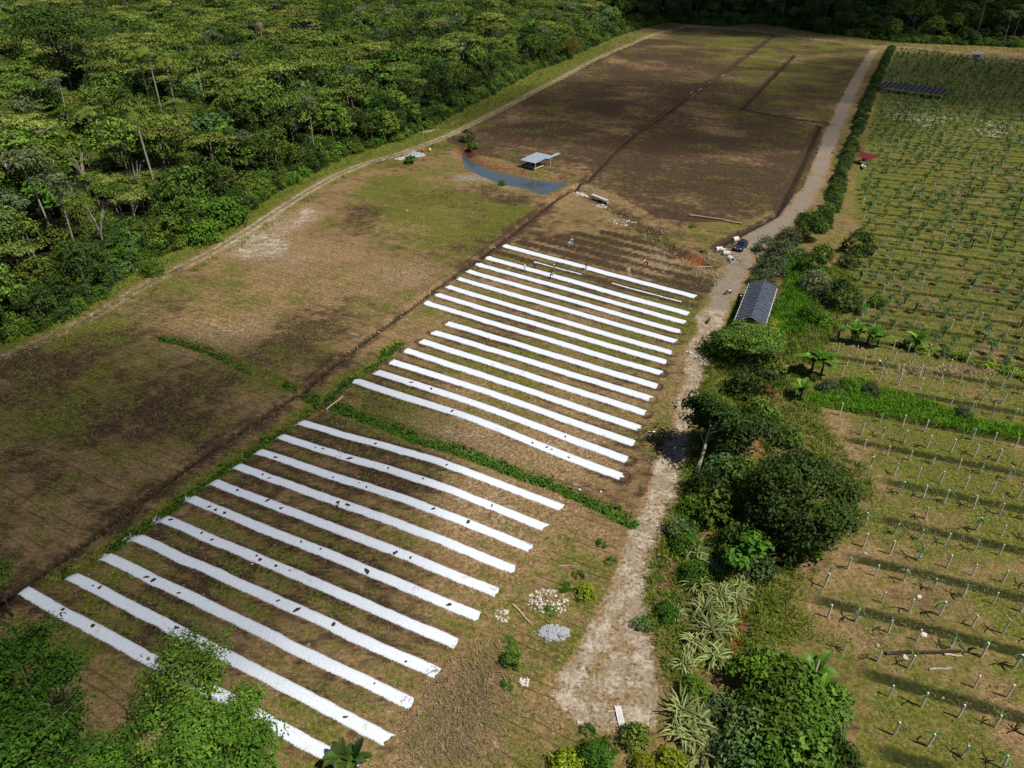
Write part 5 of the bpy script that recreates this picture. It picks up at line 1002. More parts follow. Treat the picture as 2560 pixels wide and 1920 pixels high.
# ------------------------------------------------------------------ people
S_ = lambda x, y: (x / 1.15732, y / 1.15732)
for a in [(S_(1312, 678), 'stand', 'cloth_white', 'cloth_jeans', 'worker in white shirt and jeans on the second film strip', 2.5, None), (S_(1336, 672), 'crouch', 'cloth_navy', 'cloth_dark', 'worker in dark blue by the end of the half-rolled film', 1.0, 'cloth_grey'),
          (S_(1385, 681), 'stand', 'cloth_khaki', 'cloth_dark', 'worker with a pale hat just below the rolled film', 3.5, 'straw_hat'), (S_(1376, 698), 'bend', 'cloth_navy', 'cloth_jeans', 'worker in navy bending over the second strip', 0.6, 'cloth_grey'),
          (S_(1465, 674), 'stand', 'cloth_plum', 'cloth_dark', 'worker in plum shirt beside the farthest strip', 2.0, None), (S_(1571, 686), 'walk', 'cloth_white', 'cloth_dark', 'worker in white top and dark trousers walking on bare soil', -2.0, None),
          (S_(1606, 674), 'hoe', 'cloth_red', 'cloth_dark', 'worker in bright red shirt on the bare beds', -0.8, None), (S_(1617, 668), 'bend', 'cloth_dark', 'cloth_dark', 'dark-clothed worker in a white hat behind the red shirt', 2.6, 'cloth_white'),
          (S_(1791, 715), 'stand', 'cloth_teal', 'cloth_grey', 'person in turquoise shirt at the edge of the road', 3.0, None), (S_(1422, 618), 'bend', 'cloth_pale_blue', 'cloth_grey', 'worker bending down, pale clothes, on the upper bare beds', 0.4, None), (S_(1431, 608), 'bend', 'cloth_pale_blue', 'cloth_dark', 'worker in pale blue stooping beside another', 3.6, None),
          (S_(1894, 629), 'stand', 'cloth_dark', 'cloth_dark', 'man in dark clothes and white cap standing right of the car', 2.8, 'cloth_white'), (S_(1850, 760), 'stand', 'cloth_grey', 'cloth_dark', 'person in a white hat at the side of the net-roofed shed', 2.9, 'cloth_white'), (S_(2104, 392), 'stand', 'cloth_jeans', 'cloth_jeans', 'person in blue with a white hat near the hedge', 3.0, 'cloth_white')]:
    (u, v), pose, sh, tr, lab, fc, hat = a; person(u, v, pose, sh, tr, lab, fc, hat)

# ------------------------------------------------------------------ car
def heading(a, b): return math.atan2(b[1] - a[1], b[0] - a[0])
def car():
    f = np.array(at(*S_(1842, 631))); r = np.array(at(*S_(1860, 612))); c = (f + r) / 2; o = empty('car', (c[0], c[1], ground_z(*c)), heading(r, f))
    prof = [(2.2, .45), (2.24, .62), (2.2, .85), (1.95, 1.0), (1.05, 1.08), (-2.0, 1.1), (-2.2, 1.0), (-2.25, .6), (-2.15, .42)]; m = MB(); n = len(prof); ws = [(0.82, 1.0), (0.92, 0.99), (0.93, 1.0)]
    vs = []
    for yy, sc in ((-0.82, 0.96), (-0.92, 1.0), (0.92, 1.0), (0.82, 0.96)):
        for (x, z) in prof: vs.append((x * sc, yy, 0.72 + (z - 0.72) * (0.94 if sc < 1 else 1.0)))
    fs = [tuple(range(n))[::-1], tuple(3 * n + i for i in range(n))]
    for k in range(3):
        for i in range(n): fs.append((k * n + i, k * n + (i + 1) % n, (k + 1) * n + (i + 1) % n, (k + 1) * n + i))
    m.add(vs, fs); body = m.build('body', 'car_paint', o)
    m = MB(); lo = [(1.05, 1.08), (-2.0, 1.1)]; m.add([(0.95, -.84, 1.07), (0.95, .84, 1.07), (-1.98, .84, 1.09), (-1.98, -.84, 1.09), (0.25, -.66, 1.60), (0.25, .66, 1.60), (-1.7, .66, 1.62), (-1.7, -.66, 1.62)], [(0, 1, 5, 4), (1, 2, 6, 5), (2, 3, 7, 6), (3, 0, 4, 7)]); m.build('windows', 'glass_dark', o)
    m = MB(); m.box((-0.72, 0, 1.63), (2.0, 1.36, 0.06)); rf = m.build('roof', 'car_paint', o)
    for y in (-0.6, 0.6): m = MB(); m.box((-0.72, y, 1.69), (1.7, 0.04, 0.04)); m.build('roof_rail', 'rim_metal', rf)
    for s in (-1, 1):
        for x in (0.25, -0.75, -1.65): m = MB(); m.tube([(x + (0.35 if x > 0 else 0), s * .845, 1.08), (x, s * .67, 1.6)], [0.045, 0.04], 4); m.build('pillar', 'car_paint', o)
        m = MB(); m.box((2.18, s * 0.66, 0.82), (0.14, 0.36, 0.16)); m.build('headlight', 'lamp_glass', o); m = MB(); m.box((-2.22, s * 0.72, 0.9), (0.08, 0.22, 0.22)); m.build('tail_light', 'bike_red', o)
        m = MB(); m.box((0.85, s * 1.0, 1.12), (0.12, 0.2, 0.14)); m.build('mirror', 'car_paint', o)
        for x in (1.38, -1.35):
            m = MB(); m.disc((x, s * 0.82, 0.36), 0.36, (0, 1, 0), 0.24, 18, 0, 0.2); w = m.build('wheel', 'rubber', o); m = MB(); m.disc((x, s * 0.86, 0.36), 0.215, (0, 1, 0), 0.14, 14); m.build('rim', 'rim_metal', w)
    m = MB(); m.box((2.24, 0, 0.78), (0.05, 0.8, 0.16)); m.build('grille', 'rim_metal', o); m = MB(); m.box((2.26, 0, 0.54), (0.04, 0.44, 0.13)); m.build('number_plate', 'white_paint', o); m = MB(); m.box((2.2, 0, 0.48), (0.16, 1.7, 0.14)); m.build('bumper', 'bike_black', o)
    tag(o, 'black car parked on the gravel road beside white concrete pipes', 'car')
car()
# ------------------------------------------------------------------ motorcycles
def motorbike(xy, hd, paint, label, lying=False):
    x, y = at(*S_(*xy)); o = empty('motorcycle', (x, y, ground_z(x, y)), hd)
    if lying: o.rotation_euler = (rad(12), 0, hd)
    for xx in (0.62, -0.62):
        m = MB(); m.disc((xx, 0, 0.31), 0.31, (0, 1, 0), 0.1, 16, 0, 0.22); w = m.build('wheel', 'rubber', o); m = MB()
        m.disc((xx, 0, 0.31), 0.06, (0, 1, 0), 0.14, 8)
        for k in range(6): a = k * math.pi / 3; m.tube([(xx, 0, 0.31), (xx + 0.22 * math.cos(a), 0, 0.31 + 0.22 * math.sin(a))], 0.012, 4)
        m.build('spokes', 'rim_metal', w)
    m = MB(); m.tube([(0.62, 0.07, 0.31), (0.48, 0.07, 0.8)], 0.025, 5); m.tube([(0.62, -0.07, 0.31), (0.48, -0.07, 0.8)], 0.025, 5); m.build('fork', 'rim_metal', o)
    m = MB(); m.tube([(0.45, 0, 0.75), (0.1, 0, 0.42), (-0.3, 0, 0.4), (-0.62, 0, 0.31)], 0.035, 5); m.tube([(0.45, 0, 0.75), (-0.2, 0, 0.68), (-0.6, 0, 0.72)], 0.03, 5); m.build('frame', 'bike_black', o)
    m = MB(); m.blob((0.18, 0, 0.8), (0.27, 0.15, 0.13), 5, 10, 6, 0.03); m.build('tank', paint, o, True); m = MB(); m.box((-0.35, 0, 0.79), (0.75, 0.24, 0.09)); m.build('seat', 'bike_black', o); m = MB(); m.blob((0.02, 0, 0.42), (0.2, 0.14, 0.16), 6, 8, 5, 0.1); m.build('engine', 'rim_metal', o)
    m = MB(); m.tube([(0.42, -0.36, 0.98), (0.46, 0, 0.93), (0.42, 0.36, 0.98)], 0.02, 5); m.build('handlebar', 'bike_black', o); m = MB(); m.blob((0.56, 0, 0.84), (0.08, 0.09, 0.09), 2, 8, 5, 0.02); m.build('headlight', 'lamp_glass', o); m = MB(); m.tube([(0, -0.15, 0.28), (-0.7, -0.17, 0.36)], [0.03, 0.045], 6); m.build('exhaust', 'rim_metal', o)
    for xx, zz in ((0.62, 0.66), (-0.66, 0.68)): m = MB(); m.box((xx, 0, zz), (0.34, 0.13, 0.03)); m.build('mudguard', paint, o)
    tag(o, label, 'motorcycle', 'motorcycles'); return o
for a in [((1819, 735), 0.35, 'white_paint', 'motorcycle with white panels parked in the middle of the road', True), ((1771, 806), 1.1, 'bike_black', 'black motorcycle standing on the field side of the road'), ((2053, 363), 1.0, 'bike_black', 'dark motorcycle beside the upper road, farther of two'), ((2044, 382), 1.0, 'bike_black', 'dark motorcycle beside the upper road, nearer of two'), ((2083, 382), 1.2, 'bike_red', 'motorcycle parked against the hedge side of the upper road'), ((1848, 775), 1.1, 'bike_black', 'motorcycle in the shade along the shed wall')]: motorbike(*a)
# ------------------------------------------------------------------ concrete pipes, culvert
for i, ((sx, sy), hd, lab) in enumerate([((1837, 604), 0.5, 'white concrete pipe lying alone behind the car'), ((1796, 629), 0.2, 'concrete pipe at the field end of the row'), ((1806, 632), -0.9, 'concrete pipe second in the row from the field'), ((1816, 640), -0.35, 'concrete pipe third in the row'), ((1826, 653), -1.2, 'concrete pipe at the road end, its open mouth showing')]):
    x, y = at(*S_(sx, sy)); m = MB(); m.disc((0, 0, 0.56), 0.56, (1, 0, 0), 1.35, 22, 0, 0.42); m.disc((0.62, 0, 0.56), 0.62, (1, 0, 0), 0.16, 22, 0, 0.5); o = m.build('concrete_pipe', 'concrete', None, False, (x, y, ground_z(x, y) - 0.02)); o.rotation_euler = (0, 0, hd); tag(o, lab, 'pipe', 'concrete pipes by the car')
a = at(*S_(1481, 490)); b = at(*S_(1520, 505)); c = ((a[0] + b[0]) / 2, (a[1] + b[1]) / 2); L = math.dist(a, b); m = MB(); m.disc((0, 0, 0), 0.42, (1, 0, 0), L, 18, 0, 0.33); o = m.build('culvert_pipe', 'concrete', None, False, (c[0], c[1], float(hbase(*c)) + 0.15)); o.rotation_euler = (0, 0, heading(a, b)); tag(o, 'long pale culvert pipe at the outlet of the pond', 'pipe')
# ------------------------------------------------------------------ logs, poles, planks
def log(p, q, r, mat, label, name='log', dz=0.0, group=None, z1=None):
    a = at(*p); b = at(*q); za = ground_z(*a) + r + dz; zb = ground_z(*b) + r + dz if z1 is None else z1; m = MB(); A = Vector((0, 0, 0)); B = Vector((b[0] - a[0], b[1] - a[1], zb - za)); nrm_ = Vector((-B.y, B.x, 0)).normalized()
    m.tube([A, A.lerp(B, 0.3) + nrm_ * 0.05, A.lerp(B, 0.7) - nrm_ * 0.06, B], [r, r * 1.0, r * 0.9, r * 0.8], 8); o = m.build(name, mat, None, False, (a[0], a[1], za)); tag(o, label, name.replace('_', ' '), group)
def Z4(a, b): return S_(1650 + a * 0.16275, 500 + b * 0.16275)
log(Z4(450, 245), Z4(970, 315), 0.22, 'log_bark', 'long pale log along the far side of the stream'); log(Z4(980, 330), Z4(1250, 375), 0.24, 'log_bark', 'shorter log continuing the long pale one')
log(Z4(560, 1010), Z4(800, 985), 0.12, 'dead_wood', 'thin dead branch on the red mud by the stream', 'branch')
log(S_(1046, 332), S_(1098, 326), 0.2, 'dead_wood', 'grey fallen trunk on the verge above the track'); log(S_(1055, 334), S_(1080, 331), 0.2, 'dead_wood', 'short grey trunk under the fallen one'); log(S_(1127, 313), S_(1152, 300), 0.12, 'dead_wood', 'thin grey stem lying in the verge grass', 'branch')
log(S_(2213, 1636), S_(2400, 1630), 0.16, 'charred_log', 'charred black trunk lying across plantation rows'); log(S_(2360, 1638), S_(2402, 1641), 0.12, 'timber', 'pale split log beside the charred trunk'); log(S_(2322, 1675), S_(2380, 1671), 0.1, 'dead_wood', 'thin pale log near the plantation posts')
log(S_(2001, 1772), S_(2030, 1700), 0.10, 'log_bark', 'leaning bare log among the bananas', 'log', 0, None, 3.2)
log(S_(1282, 1512), S_(1330, 1562), 0.11, 'timber', 'weathered pole beside the rubble at the field edge', 'pole'); log(S_(1397, 1415), S_(1452, 1415), 0.05, 'timber', 'thin white pole lying flat near the last strips', 'pole')
log(S_(815, 1025), S_(858, 992), 0.13, 'timber', 'plank laid across the creeper-filled drain', 'plank')
for i, (p, q) in enumerate([((927, 821), (954, 825)), ((877, 834), (912, 844)), ((991, 780), (1006, 785)), ((1170, 642), (1200, 648)), ((1251, 585), (1271, 591)), ((1223, 612), (1243, 615)), ((870, 885), (862, 888))]): log(S_(*p), S_(*q), 0.045, 'post_wood', 'thin pale stick lying beside the straight field ditch', 'stick', 0, 'sticks by the straight ditch')
for i, (p, q) in enumerate([((1722, 243), (1738, 234)), ((1745, 224), (1757, 216)), ((1772, 206), (1788, 196)), ((1802, 192), (1812, 187)), ((1726, 236), (1732, 228)), ((1455, 461), (1480, 470)), ((2000, 310), (2010, 300)), ((2030, 312), (2062, 316))]): log(S_(*p), S_(*q), 0.12, 'dead_wood', 'grey driftwood piece lying along the upper field ditches', 'branch', 0, 'driftwood along the upper ditches')
# upright thin stakes by the ditch
for i, (p) in enumerate([(853, 1146), (1055, 752), (1048, 753), (893, 866), (1076, 740), (1332, 1368), (1294, 1445), (1240, 1480), (1754, 715), (1722, 770), (1690, 864)]):
    x, y = at(*S_(*p)); m = MB(); m.tube([(0, 0, -.2), (0.03, 0.02, 1.6)], [0.035, 0.025], 5); o = m.build('stake', 'post_wood', None, False, (x, y, ground_z(x, y))); tag(o, 'thin upright marker stake at the edge of the beds', 'stake', 'marker stakes')
# plank stack
x, y = at(*S_(1549, 1790)); o = empty('plank_stack', (x, y, ground_z(x, y)), rad(95))
for i in range(4): m = MB(); m.box((0, (i - 1.5) * 0.15, 0.16 + 0.012 * (i % 2)), (1.75 + 0.1 * (i % 2), 0.13, 0.05)); m.build('plank', 'concrete', o)
for xx in (-0.55, 0.5): m = MB(); m.box((xx, 0, 0.05), (0.1, 2.0, 0.1)); m.build('bearer', 'timber', o)
tag(o, 'small stack of pale planks on two bearers at the end of the road', 'planks')
# ------------------------------------------------------------------ stones and heaps
ST = []
for i in range(6): m = MB(); m.blob((0, 0, 0), (0.5, 0.42, 0.32), 40 + i, 7, 5, 0.28); me = bpy.data.meshes.new('stone'); me.from_pydata([tuple(p) for p in m.v], [], m.f); ST.append(me)
STM = {}
def stone_mesh(i, mat):
    if (i, mat) not in STM: me = ST[i].copy(); me.materials.append(MATS[mat]); STM[(i, mat)] = me
    return STM[(i, mat)]
def heap(u, v, name, label, R, n, s0, s1, mats, mound=0.0, cat='stones', squash=0.6, rz=0.0):
    r = random.Random(n); x, y = at(u, v); o = empty(name, (x, y, ground_z(x, y)), rz)
    if mound:
        nu, nv = 20, 8; vs = [(0, 0, mound)]; fs = []
        for j in range(1, nv + 1):
            for k in range(nu): t = j / nv; a = 2 * math.pi * k / nu; q = R * t * (1 + 0.12 * math.sin(3 * a + R) + r.uniform(-.05, .05)); vs.append((q * math.cos(a), q * squash * math.sin(a), mound * (1 - t) ** 0.9 * (1 + r.uniform(-.08, .08)) - 0.12 * (j == nv)))
        for k in range(nu): fs.append((0, 1 + k, 1 + (k + 1) % nu))
        for j in range(nv - 1):
            for k in range(nu): a0 = 1 + j * nu; fs.append((a0 + k, a0 + nu + k, a0 + nu + (k + 1) % nu, a0 + (k + 1) % nu))
        m = MB(); m.add(vs, fs); m.build('mound', mats[0], o)
    for i in range(n):
        a = r.uniform(0, 6.28); t = math.sqrt(r.uniform(0, 1)); px, py = R * t * math.cos(a), R * squash * t * math.sin(a); c = link('stone', stone_mesh(r.randrange(6), r.choice(mats)), o, (px, py, mound * (1 - t) ** 0.9 + 0.05)); s = r.uniform(s0, s1); c.scale = (s, s * r.uniform(.7, 1.2), s * r.uniform(.6, 1.0)); c.rotation_euler = (r.uniform(-.5, .5), r.uniform(-.5, .5), r.uniform(0, 6.28))
    tag(o, label, cat); return o
heap(1197, 1368, 'stone_heap', 'heap of blue-grey broken stones beside the road end', 1.5, 150, 0.28, 0.62, ['grey_stone'], 0.35)
heap(1185, 1300, 'rubble_heap', 'scatter of pale rubble and chips among weeds', 2.2, 130, 0.12, 0.4, ['pale_stone', 'stone'], 0.0, 'rubble', 0.8)
heap(1085, 1330, 'rubble_heap', 'small pale rubble patch at the end of a film strip', 0.8, 40, 0.12, 0.35, ['pale_stone', 'stone'], 0.0, 'rubble', 1.2)
heap(1133, 1472, 'rubble_heap', 'little white stone pile below the weeds', 0.5, 22, 0.15, 0.4, ['pale_stone'], 0.0, 'rubble', 1.0)
heap(895, 336, 'gravel_heap', 'grey gravel heap tipped beside the dirt track', 3.4, 130, 0.2, 0.5, ['grey_stone'], 1.25, 'gravel', 0.75, 0.4)
heap(868, 343, 'stone_heap', 'low spread of pale grey stones in front of the gravel heap', 2.2, 110, 0.35, 0.7, ['grey_stone', 'pale_stone'], 0.3, 'stones', 0.6, 0.5)
heap(1262, 414, 'stone_heap', 'row of pale rocks damming the pond outlet', 3.0, 60, 0.5, 1.1, ['pale_stone', 'stone'], 0.0, 'rocks', 0.4, -0.5)
heap(1296, 438, 'stone_heap', 'jumble of rocks round the culvert pipe', 2.2, 40, 0.5, 1.1, ['stone', 'grey_stone'], 0.0, 'rocks', 0.7)
heap(1345, 480, 'stone_heap', 'scattered rocks on the stream bank', 3.5, 24, 0.3, 0.8, ['stone', 'pale_stone'], 0.0, 'rocks', 0.6, -0.5)
r = random.Random(4)
for i, (u, v, s) in enumerate([(1252, 1056, 1.0), (1298, 1063, .8), (1210, 1078, .7), (1593, 1089, .6), (1060, 735, .6), (1050, 826, .7), (1180, 742, .5), (986, 842, .5), (1022, 460, .9), (880, 455, 1.0), (545, 1220, .6), (1290, 1400, .9), (1250, 1560, .8), (1985, 1290, 1.3), (1895, 1395, 1.2), (1900, 1410, 1.0), (1750, 1185, 1.2), (1870, 1196, 1.1), (1955, 1420, 1.4), (1995, 1372, 1.6), (2040, 1500, .9), (1790, 1548, 1.2), (1800, 1560, 1.0), (1815, 1640, 1.0), (1788, 1590, 1.1), (1620, 1440, 1.0), (1600, 1410, .8), (1700, 790, 2.0), (1900, 780, 1.4)]):
    x, y = at(u / 1 if i < 13 else u / 1, v) if i > 12 else at(u, v); z = ground_z(x, y); o = link('field_stone', stone_mesh(i % 6, ['pale_stone', 'stone'][i % 3 == 2]), None, (x, y, z + 0.04)); o.scale = (s * .45,) * 3; o.rotation_euler = (0, 0, i * 1.0); tag(o, 'pale loose stone lying on open ground', 'stone', 'loose field stones')
# countless small chips
rng = np.random.default_rng(9); ch = sample_poly(np.array([(-80, 25), (70, 25), (95, 150), (-70, 150)]), 2600, rng, lambda x, y: (inside(x, y, FIELD) | inside(x, y, PLANTATION)) & (np.minimum.reduce([dist_line(x, y, np.array([a, b])) for a, b in STRIPS]) > 0.9)); cz = hfull(ch[:, 0], ch[:, 1])
q = np.array([(1, 0, 0), (0, 1, 0), (-1, 0, 0), (0, -1, 0), (0, 0, 1), (0, 0, -1)], float); s = rng.uniform(0.03, 0.11, len(ch)) ** 1.0; V = (q[None] * s[:, None, None] * np.array([1, 0.8, 0.6]) + np.c_[ch, cz + 0.03][:, None]).reshape(-1, 3)
fo = np.array([(0, 1, 4), (1, 2, 4), (2, 3, 4), (3, 0, 4), (1, 0, 5), (2, 1, 5), (3, 2, 5), (0, 3, 5)]); F = (fo[None] + (np.arange(len(ch)) * 6)[:, None, None]).reshape(-1, 3)
tag(link('pebbles', fast_mesh('pebbles', V, F, 'stone')), 'small pale stones strewn over field and plantation', 'pebbles', None, 'stuff')
# dry brush along the stream
bp = np.vstack([resample(STREAM, 0.25) + rng.normal(0, 2.2, (len(resample(STREAM, 0.25)), 2)), np.array(at(1560, 560)) + rng.normal(0, 1.8, (160, 2)), np.array(at(1535, 590)) + rng.normal(0, 1.6, (120, 2)), np.array(at(1700, 985)) + rng.normal(0, 1.4, (120, 2)), np.array(at(2060, 800)) + rng.normal(0, (5, 0.8), (200, 2))])
grass_mass('dry_brush', bp, 0.2, 0.6, 'leaf_straw', 'tangled dry brush along the stream and field edges', 6, 0.35, 8, 2.8)
tw = np.vstack([np.array(at(1000, 1530)) + rng.normal(0, 2.0, (420, 2)), np.array(at(960, 1600)) + rng.normal(0, 2.2, (420, 2)), np.array(at(1040, 1450)) + rng.normal(0, 1.5, (200, 2))]); grass_mass('dry_twigs', tw, 0.12, 0.40, 'leaf_straw', 'dry twigs and stalks littering the lower corner of the field', 4, 0.4, 12, 3.0)
# plastic scraps
for (sx, sy), lab in [((1624, 1082), 'crumpled white and black plastic scrap near the road'), ((1652, 1090), 'smaller black and white plastic scrap'), ((1716, 882), 'flat pale board at the road edge')]:
    x, y = at(*S_(sx, sy)); m = MB(); rr = random.Random(int(sx))
    for k in range(5): m.box((k * 0.28 - 0.5, rr.uniform(-.2, .2), 0.12), (0.36, 0.22, 0.03), Matrix.Rotation(rr.uniform(-.7, .7), 3, 'X') @ Matrix.Rotation(rr.uniform(-.5, .5), 3, 'Z'), k % 2)
    o = m.build('plastic_scrap', ['white_paint', 'bike_black'], None, False, (x, y, ground_z(x, y))); tag(o, lab, 'scrap')

# ------------------------------------------------------------------ buildings
def frame_obj(name, origin, ex, rz=None): return empty(name, (origin[0], origin[1], ground_z(*origin)), heading((0, 0), ex))
def net_shed():
    ze = 2.4; A = np.array(at(*S_(1835.5, 802), ze)); B = np.array(at(*S_(1872, 709), ze)); C = np.array(at(*S_(1942.4, 722), ze)); ax = (B - A); L = np.hypot(*ax); ax /= L; sd = np.array([ax[1], -ax[0]]); Wd = abs((C - B) @ sd); o = empty('net_shed', (A[0], A[1], ground_z(*A)), heading((0, 0), ax)); zr = ze + Wd * 0.24; n = 13
    for i in range(n):
        x0, x1 = L * i / n, L * (i + 1) / n
        for s, (ya, yb) in enumerate(((0.0, -Wd / 2), (-Wd, -Wd / 2))):
            m = MB(); vs = []
            for xx in (x0 + .04, (x0 + x1) / 2, x1 - .04):
                sag = -0.10 if abs(xx - (x0 + x1) / 2) < 0.01 else 0.0
                for t in (-0.06, 0.25, 0.5, 0.75, 1.0): vs.append((xx, ya + (yb - ya) * t, ze + (zr - ze) * t + sag * (1 - abs(2 * t - 1) * 0.6)))
            fs = [(a * 5 + b, a * 5 + b + 1, (a + 1) * 5 + b + 1, (a + 1) * 5 + b) for a in range(2) for b in range(4)]; m.add(vs, fs); m.build('roof_panel', 'shade_net', o)
    for i in range(n + 1):
        x0 = L * i / n
        for ya in (0.0, -Wd): m = MB(); m.tube([(x0, ya + (0.1 if ya == 0 else -0.1), ze + 0.02), (x0, -Wd / 2, zr + 0.05)], 0.03, 5); m.build('batten', 'dead_wood', o)
        if i % 3 == 0 or i == n:
            for ya in (0.0, -Wd): m = MB(); m.tube([(x0, ya, -0.3), (x0, ya, ze - 0.04)], 0.07, 6); m.build('post', 'post_wood', o)
    m = MB(); m.tube([(0, -Wd / 2, zr + 0.0), (L, -Wd / 2, zr + 0.0)], 0.06, 6); m.build('ridge_pole', 'shade_net', o)
    for ya in (0.0, -Wd): m = MB(); m.tube([(0, ya, ze - 0.05), (L, ya, ze - 0.05)], 0.06, 6); m.build('eave_pole', 'post_wood', o)
    m = MB(); m.add([(0.3, -0.06, 0.05), (L, -0.06, 0.05), (L, -0.06, ze - 0.1), (0.3, -0.06, ze - 0.1)], [(0, 1, 2, 3)]); m.add([(L, -0.1, 0.05), (L, -Wd + .1, 0.05), (L, -Wd + .1, ze), (L, -0.1, ze)], [(0, 1, 2, 3)]); m.build('side_net', 'shade_net', o)
    m = MB(); m.tube([(0, 0, ze - 0.15), (0, -Wd, ze - 0.15)], 0.06, 6); m.build('tie_beam', 'post_wood', o)
    for i in range(7): m = MB(); m.box((1.5 + i * (L - 3) / 6, -Wd * 0.5, 0.4), (1.6, Wd * 0.5, 0.06)); m.build('bench', 'timber', o)
    tag(o, 'long nursery shed with a sagging dark net roof beside the road', 'shed')
    x, y = A + ax * -0.4 - sd * -0.5; m = MB(); m.tube([(0, 0, 0), (0, 0, 0.45), (0, 0, 0.5), (0, 0, 0.85)], [0.27, 0.29, 0.27, 0.28], 14); o = m.build('plastic_barrel', 'blue_plastic', None, True, (x, y, ground_z(x, y))); tag(o, 'blue barrel at the open corner of the net-roofed shed', 'barrel')
net_shed()
def nursery():
    z0 = 2.4; A = np.array(at(*S_(2195, 216), 2.0)); B = np.array(at(*S_(2357, 237), 2.0)); L = np.hypot(*(B - A)); ax = (B - A) / L; Wd = 7.0; o = empty('nursery_roof', (A[0], A[1], ground_z(*A)), heading((0, 0), ax)); n = 13
    for i in range(n):
        x0, x1 = L * i / n + 0.06, L * (i + 1) / n - 0.06; m = MB(); m.add([(x0, 0, 2.0), (x1, 0, 2.0), (x1, Wd, 3.1), (x0, Wd, 3.1), (x0, 0, 1.94), (x1, 0, 1.94), (x1, Wd, 3.04), (x0, Wd, 3.04)], [(0, 1, 2, 3), (7, 6, 5, 4), (0, 4, 5, 1), (1, 5, 6, 2), (2, 6, 7, 3), (3, 7, 4, 0)]); m.build('roof_panel', 'black_tin', o)
    for i in range(n + 1):
        x0 = L * i / n; m = MB(); m.tube([(x0, -0.1, 2.0), (x0, Wd + .1, 3.12)], 0.04, 5); m.build('batten', 'dead_wood', o)
        if i % 2 == 0:
            for yy, zz in ((0, 1.95), (Wd, 3.05)): m = MB(); m.tube([(x0, yy, -.3), (x0, yy, zz)], 0.07, 5); m.build('post', 'post_wood', o)
    tag(o, 'long dark panelled roof standing in the far plantation', 'shelter')
nursery()
def tin_hut():
    zt = 2.3; q = [np.array(at(*S_(*p), zt)) for p in ((1301, 398), (1340, 407), (1357, 389), (1323.5, 379))]; A = q[0]; ax = q[1] - A; L = np.hypot(*ax); ax /= L; sd = np.array([-ax[1], ax[0]]); Wd = abs((q[2] - q[1]) @ sd); o = empty('pump_hut', (A[0], A[1], ground_z(*A)), heading((0, 0), ax)); Wd = min(Wd, 7.5)
    n = 5
    for i in range(n):
        x0, x1 = L * i / n, L * (i + 1) / n; m = MB(); k = 6; vs = []
        for j in range(k + 1):
            xx = x0 + (x1 - x0) * j / k - 0.02; zz = 0.035 * (j % 2) + 0.006 * (i % 2)
            vs += [(xx, -0.25, 2.1 + zz), (xx, Wd + .25, 2.75 + zz)]
        m.add(vs, [(2 * j, 2 * j + 2, 2 * j + 3, 2 * j + 1) for j in range(k)]); m.build('roof_sheet', 'tin', o)
    for xx in (0.2, L - .2):
        for yy, zz in ((0, 2.1), (Wd, 2.72)): m = MB(); m.tube([(xx, yy, -1.2), (xx, yy, zz)], 0.08, 6); m.build('post', 'post_wood', o)
    m = MB(); m.box((L * .5, Wd * .35, 0.25), (L * .8, Wd * .6, 0.12)); m.build('deck', 'timber', o); m = MB(); m.box((L * .45, Wd * .45, 0.7), (1.1, 0.8, 0.8)); m.tube([(L * .45, Wd * .2, .6), (L * .4, -1.2, -.2), (L * .35, -2.4, -1.0)], 0.09, 6); m.build('pump', 'bike_black', o)
    m = MB(); m.box((L * .5, Wd * .5, 2.38), (L, 0.1, 0.1)); m.box((L * .5, 0.0, 2.04), (L, 0.1, 0.1)); m.build('purlin', 'timber', o)
    tag(o, 'small open hut with a shiny tin roof above the pond', 'hut')
    c = np.mean([at(*S_(*p)) for p in ((1396, 383), (1401, 386), (1370, 400), (1363, 396))], 0); a = np.array(at(*S_(1366, 398))); b = np.array(at(*S_(1398, 384))); LL = np.hypot(*(b - a)); m = MB(); vs = []
    for j in range(13): yy = (j / 12 - .5) * 1.1; zz = 0.2 + 0.03 * (j % 2); vs += [(-LL / 2, yy, zz), (LL / 2, yy, zz)]
    m.add(vs, [(2 * j, 2 * j + 1, 2 * j + 3, 2 * j + 2) for j in range(12)]); s = m.build('tin_sheet', 'tin', None, False, (c[0], c[1], ground_z(*c))); s.rotation_euler = (rad(4), 0, heading(a, b)); tag(s, 'loose sheet of tin lying on the field next to the hut', 'sheet')
    log(S_(1343, 408), S_(1360, 413), 0.2, 'concrete', 'pale beam lying beside the tin-roofed hut', 'beam')
tin_hut()
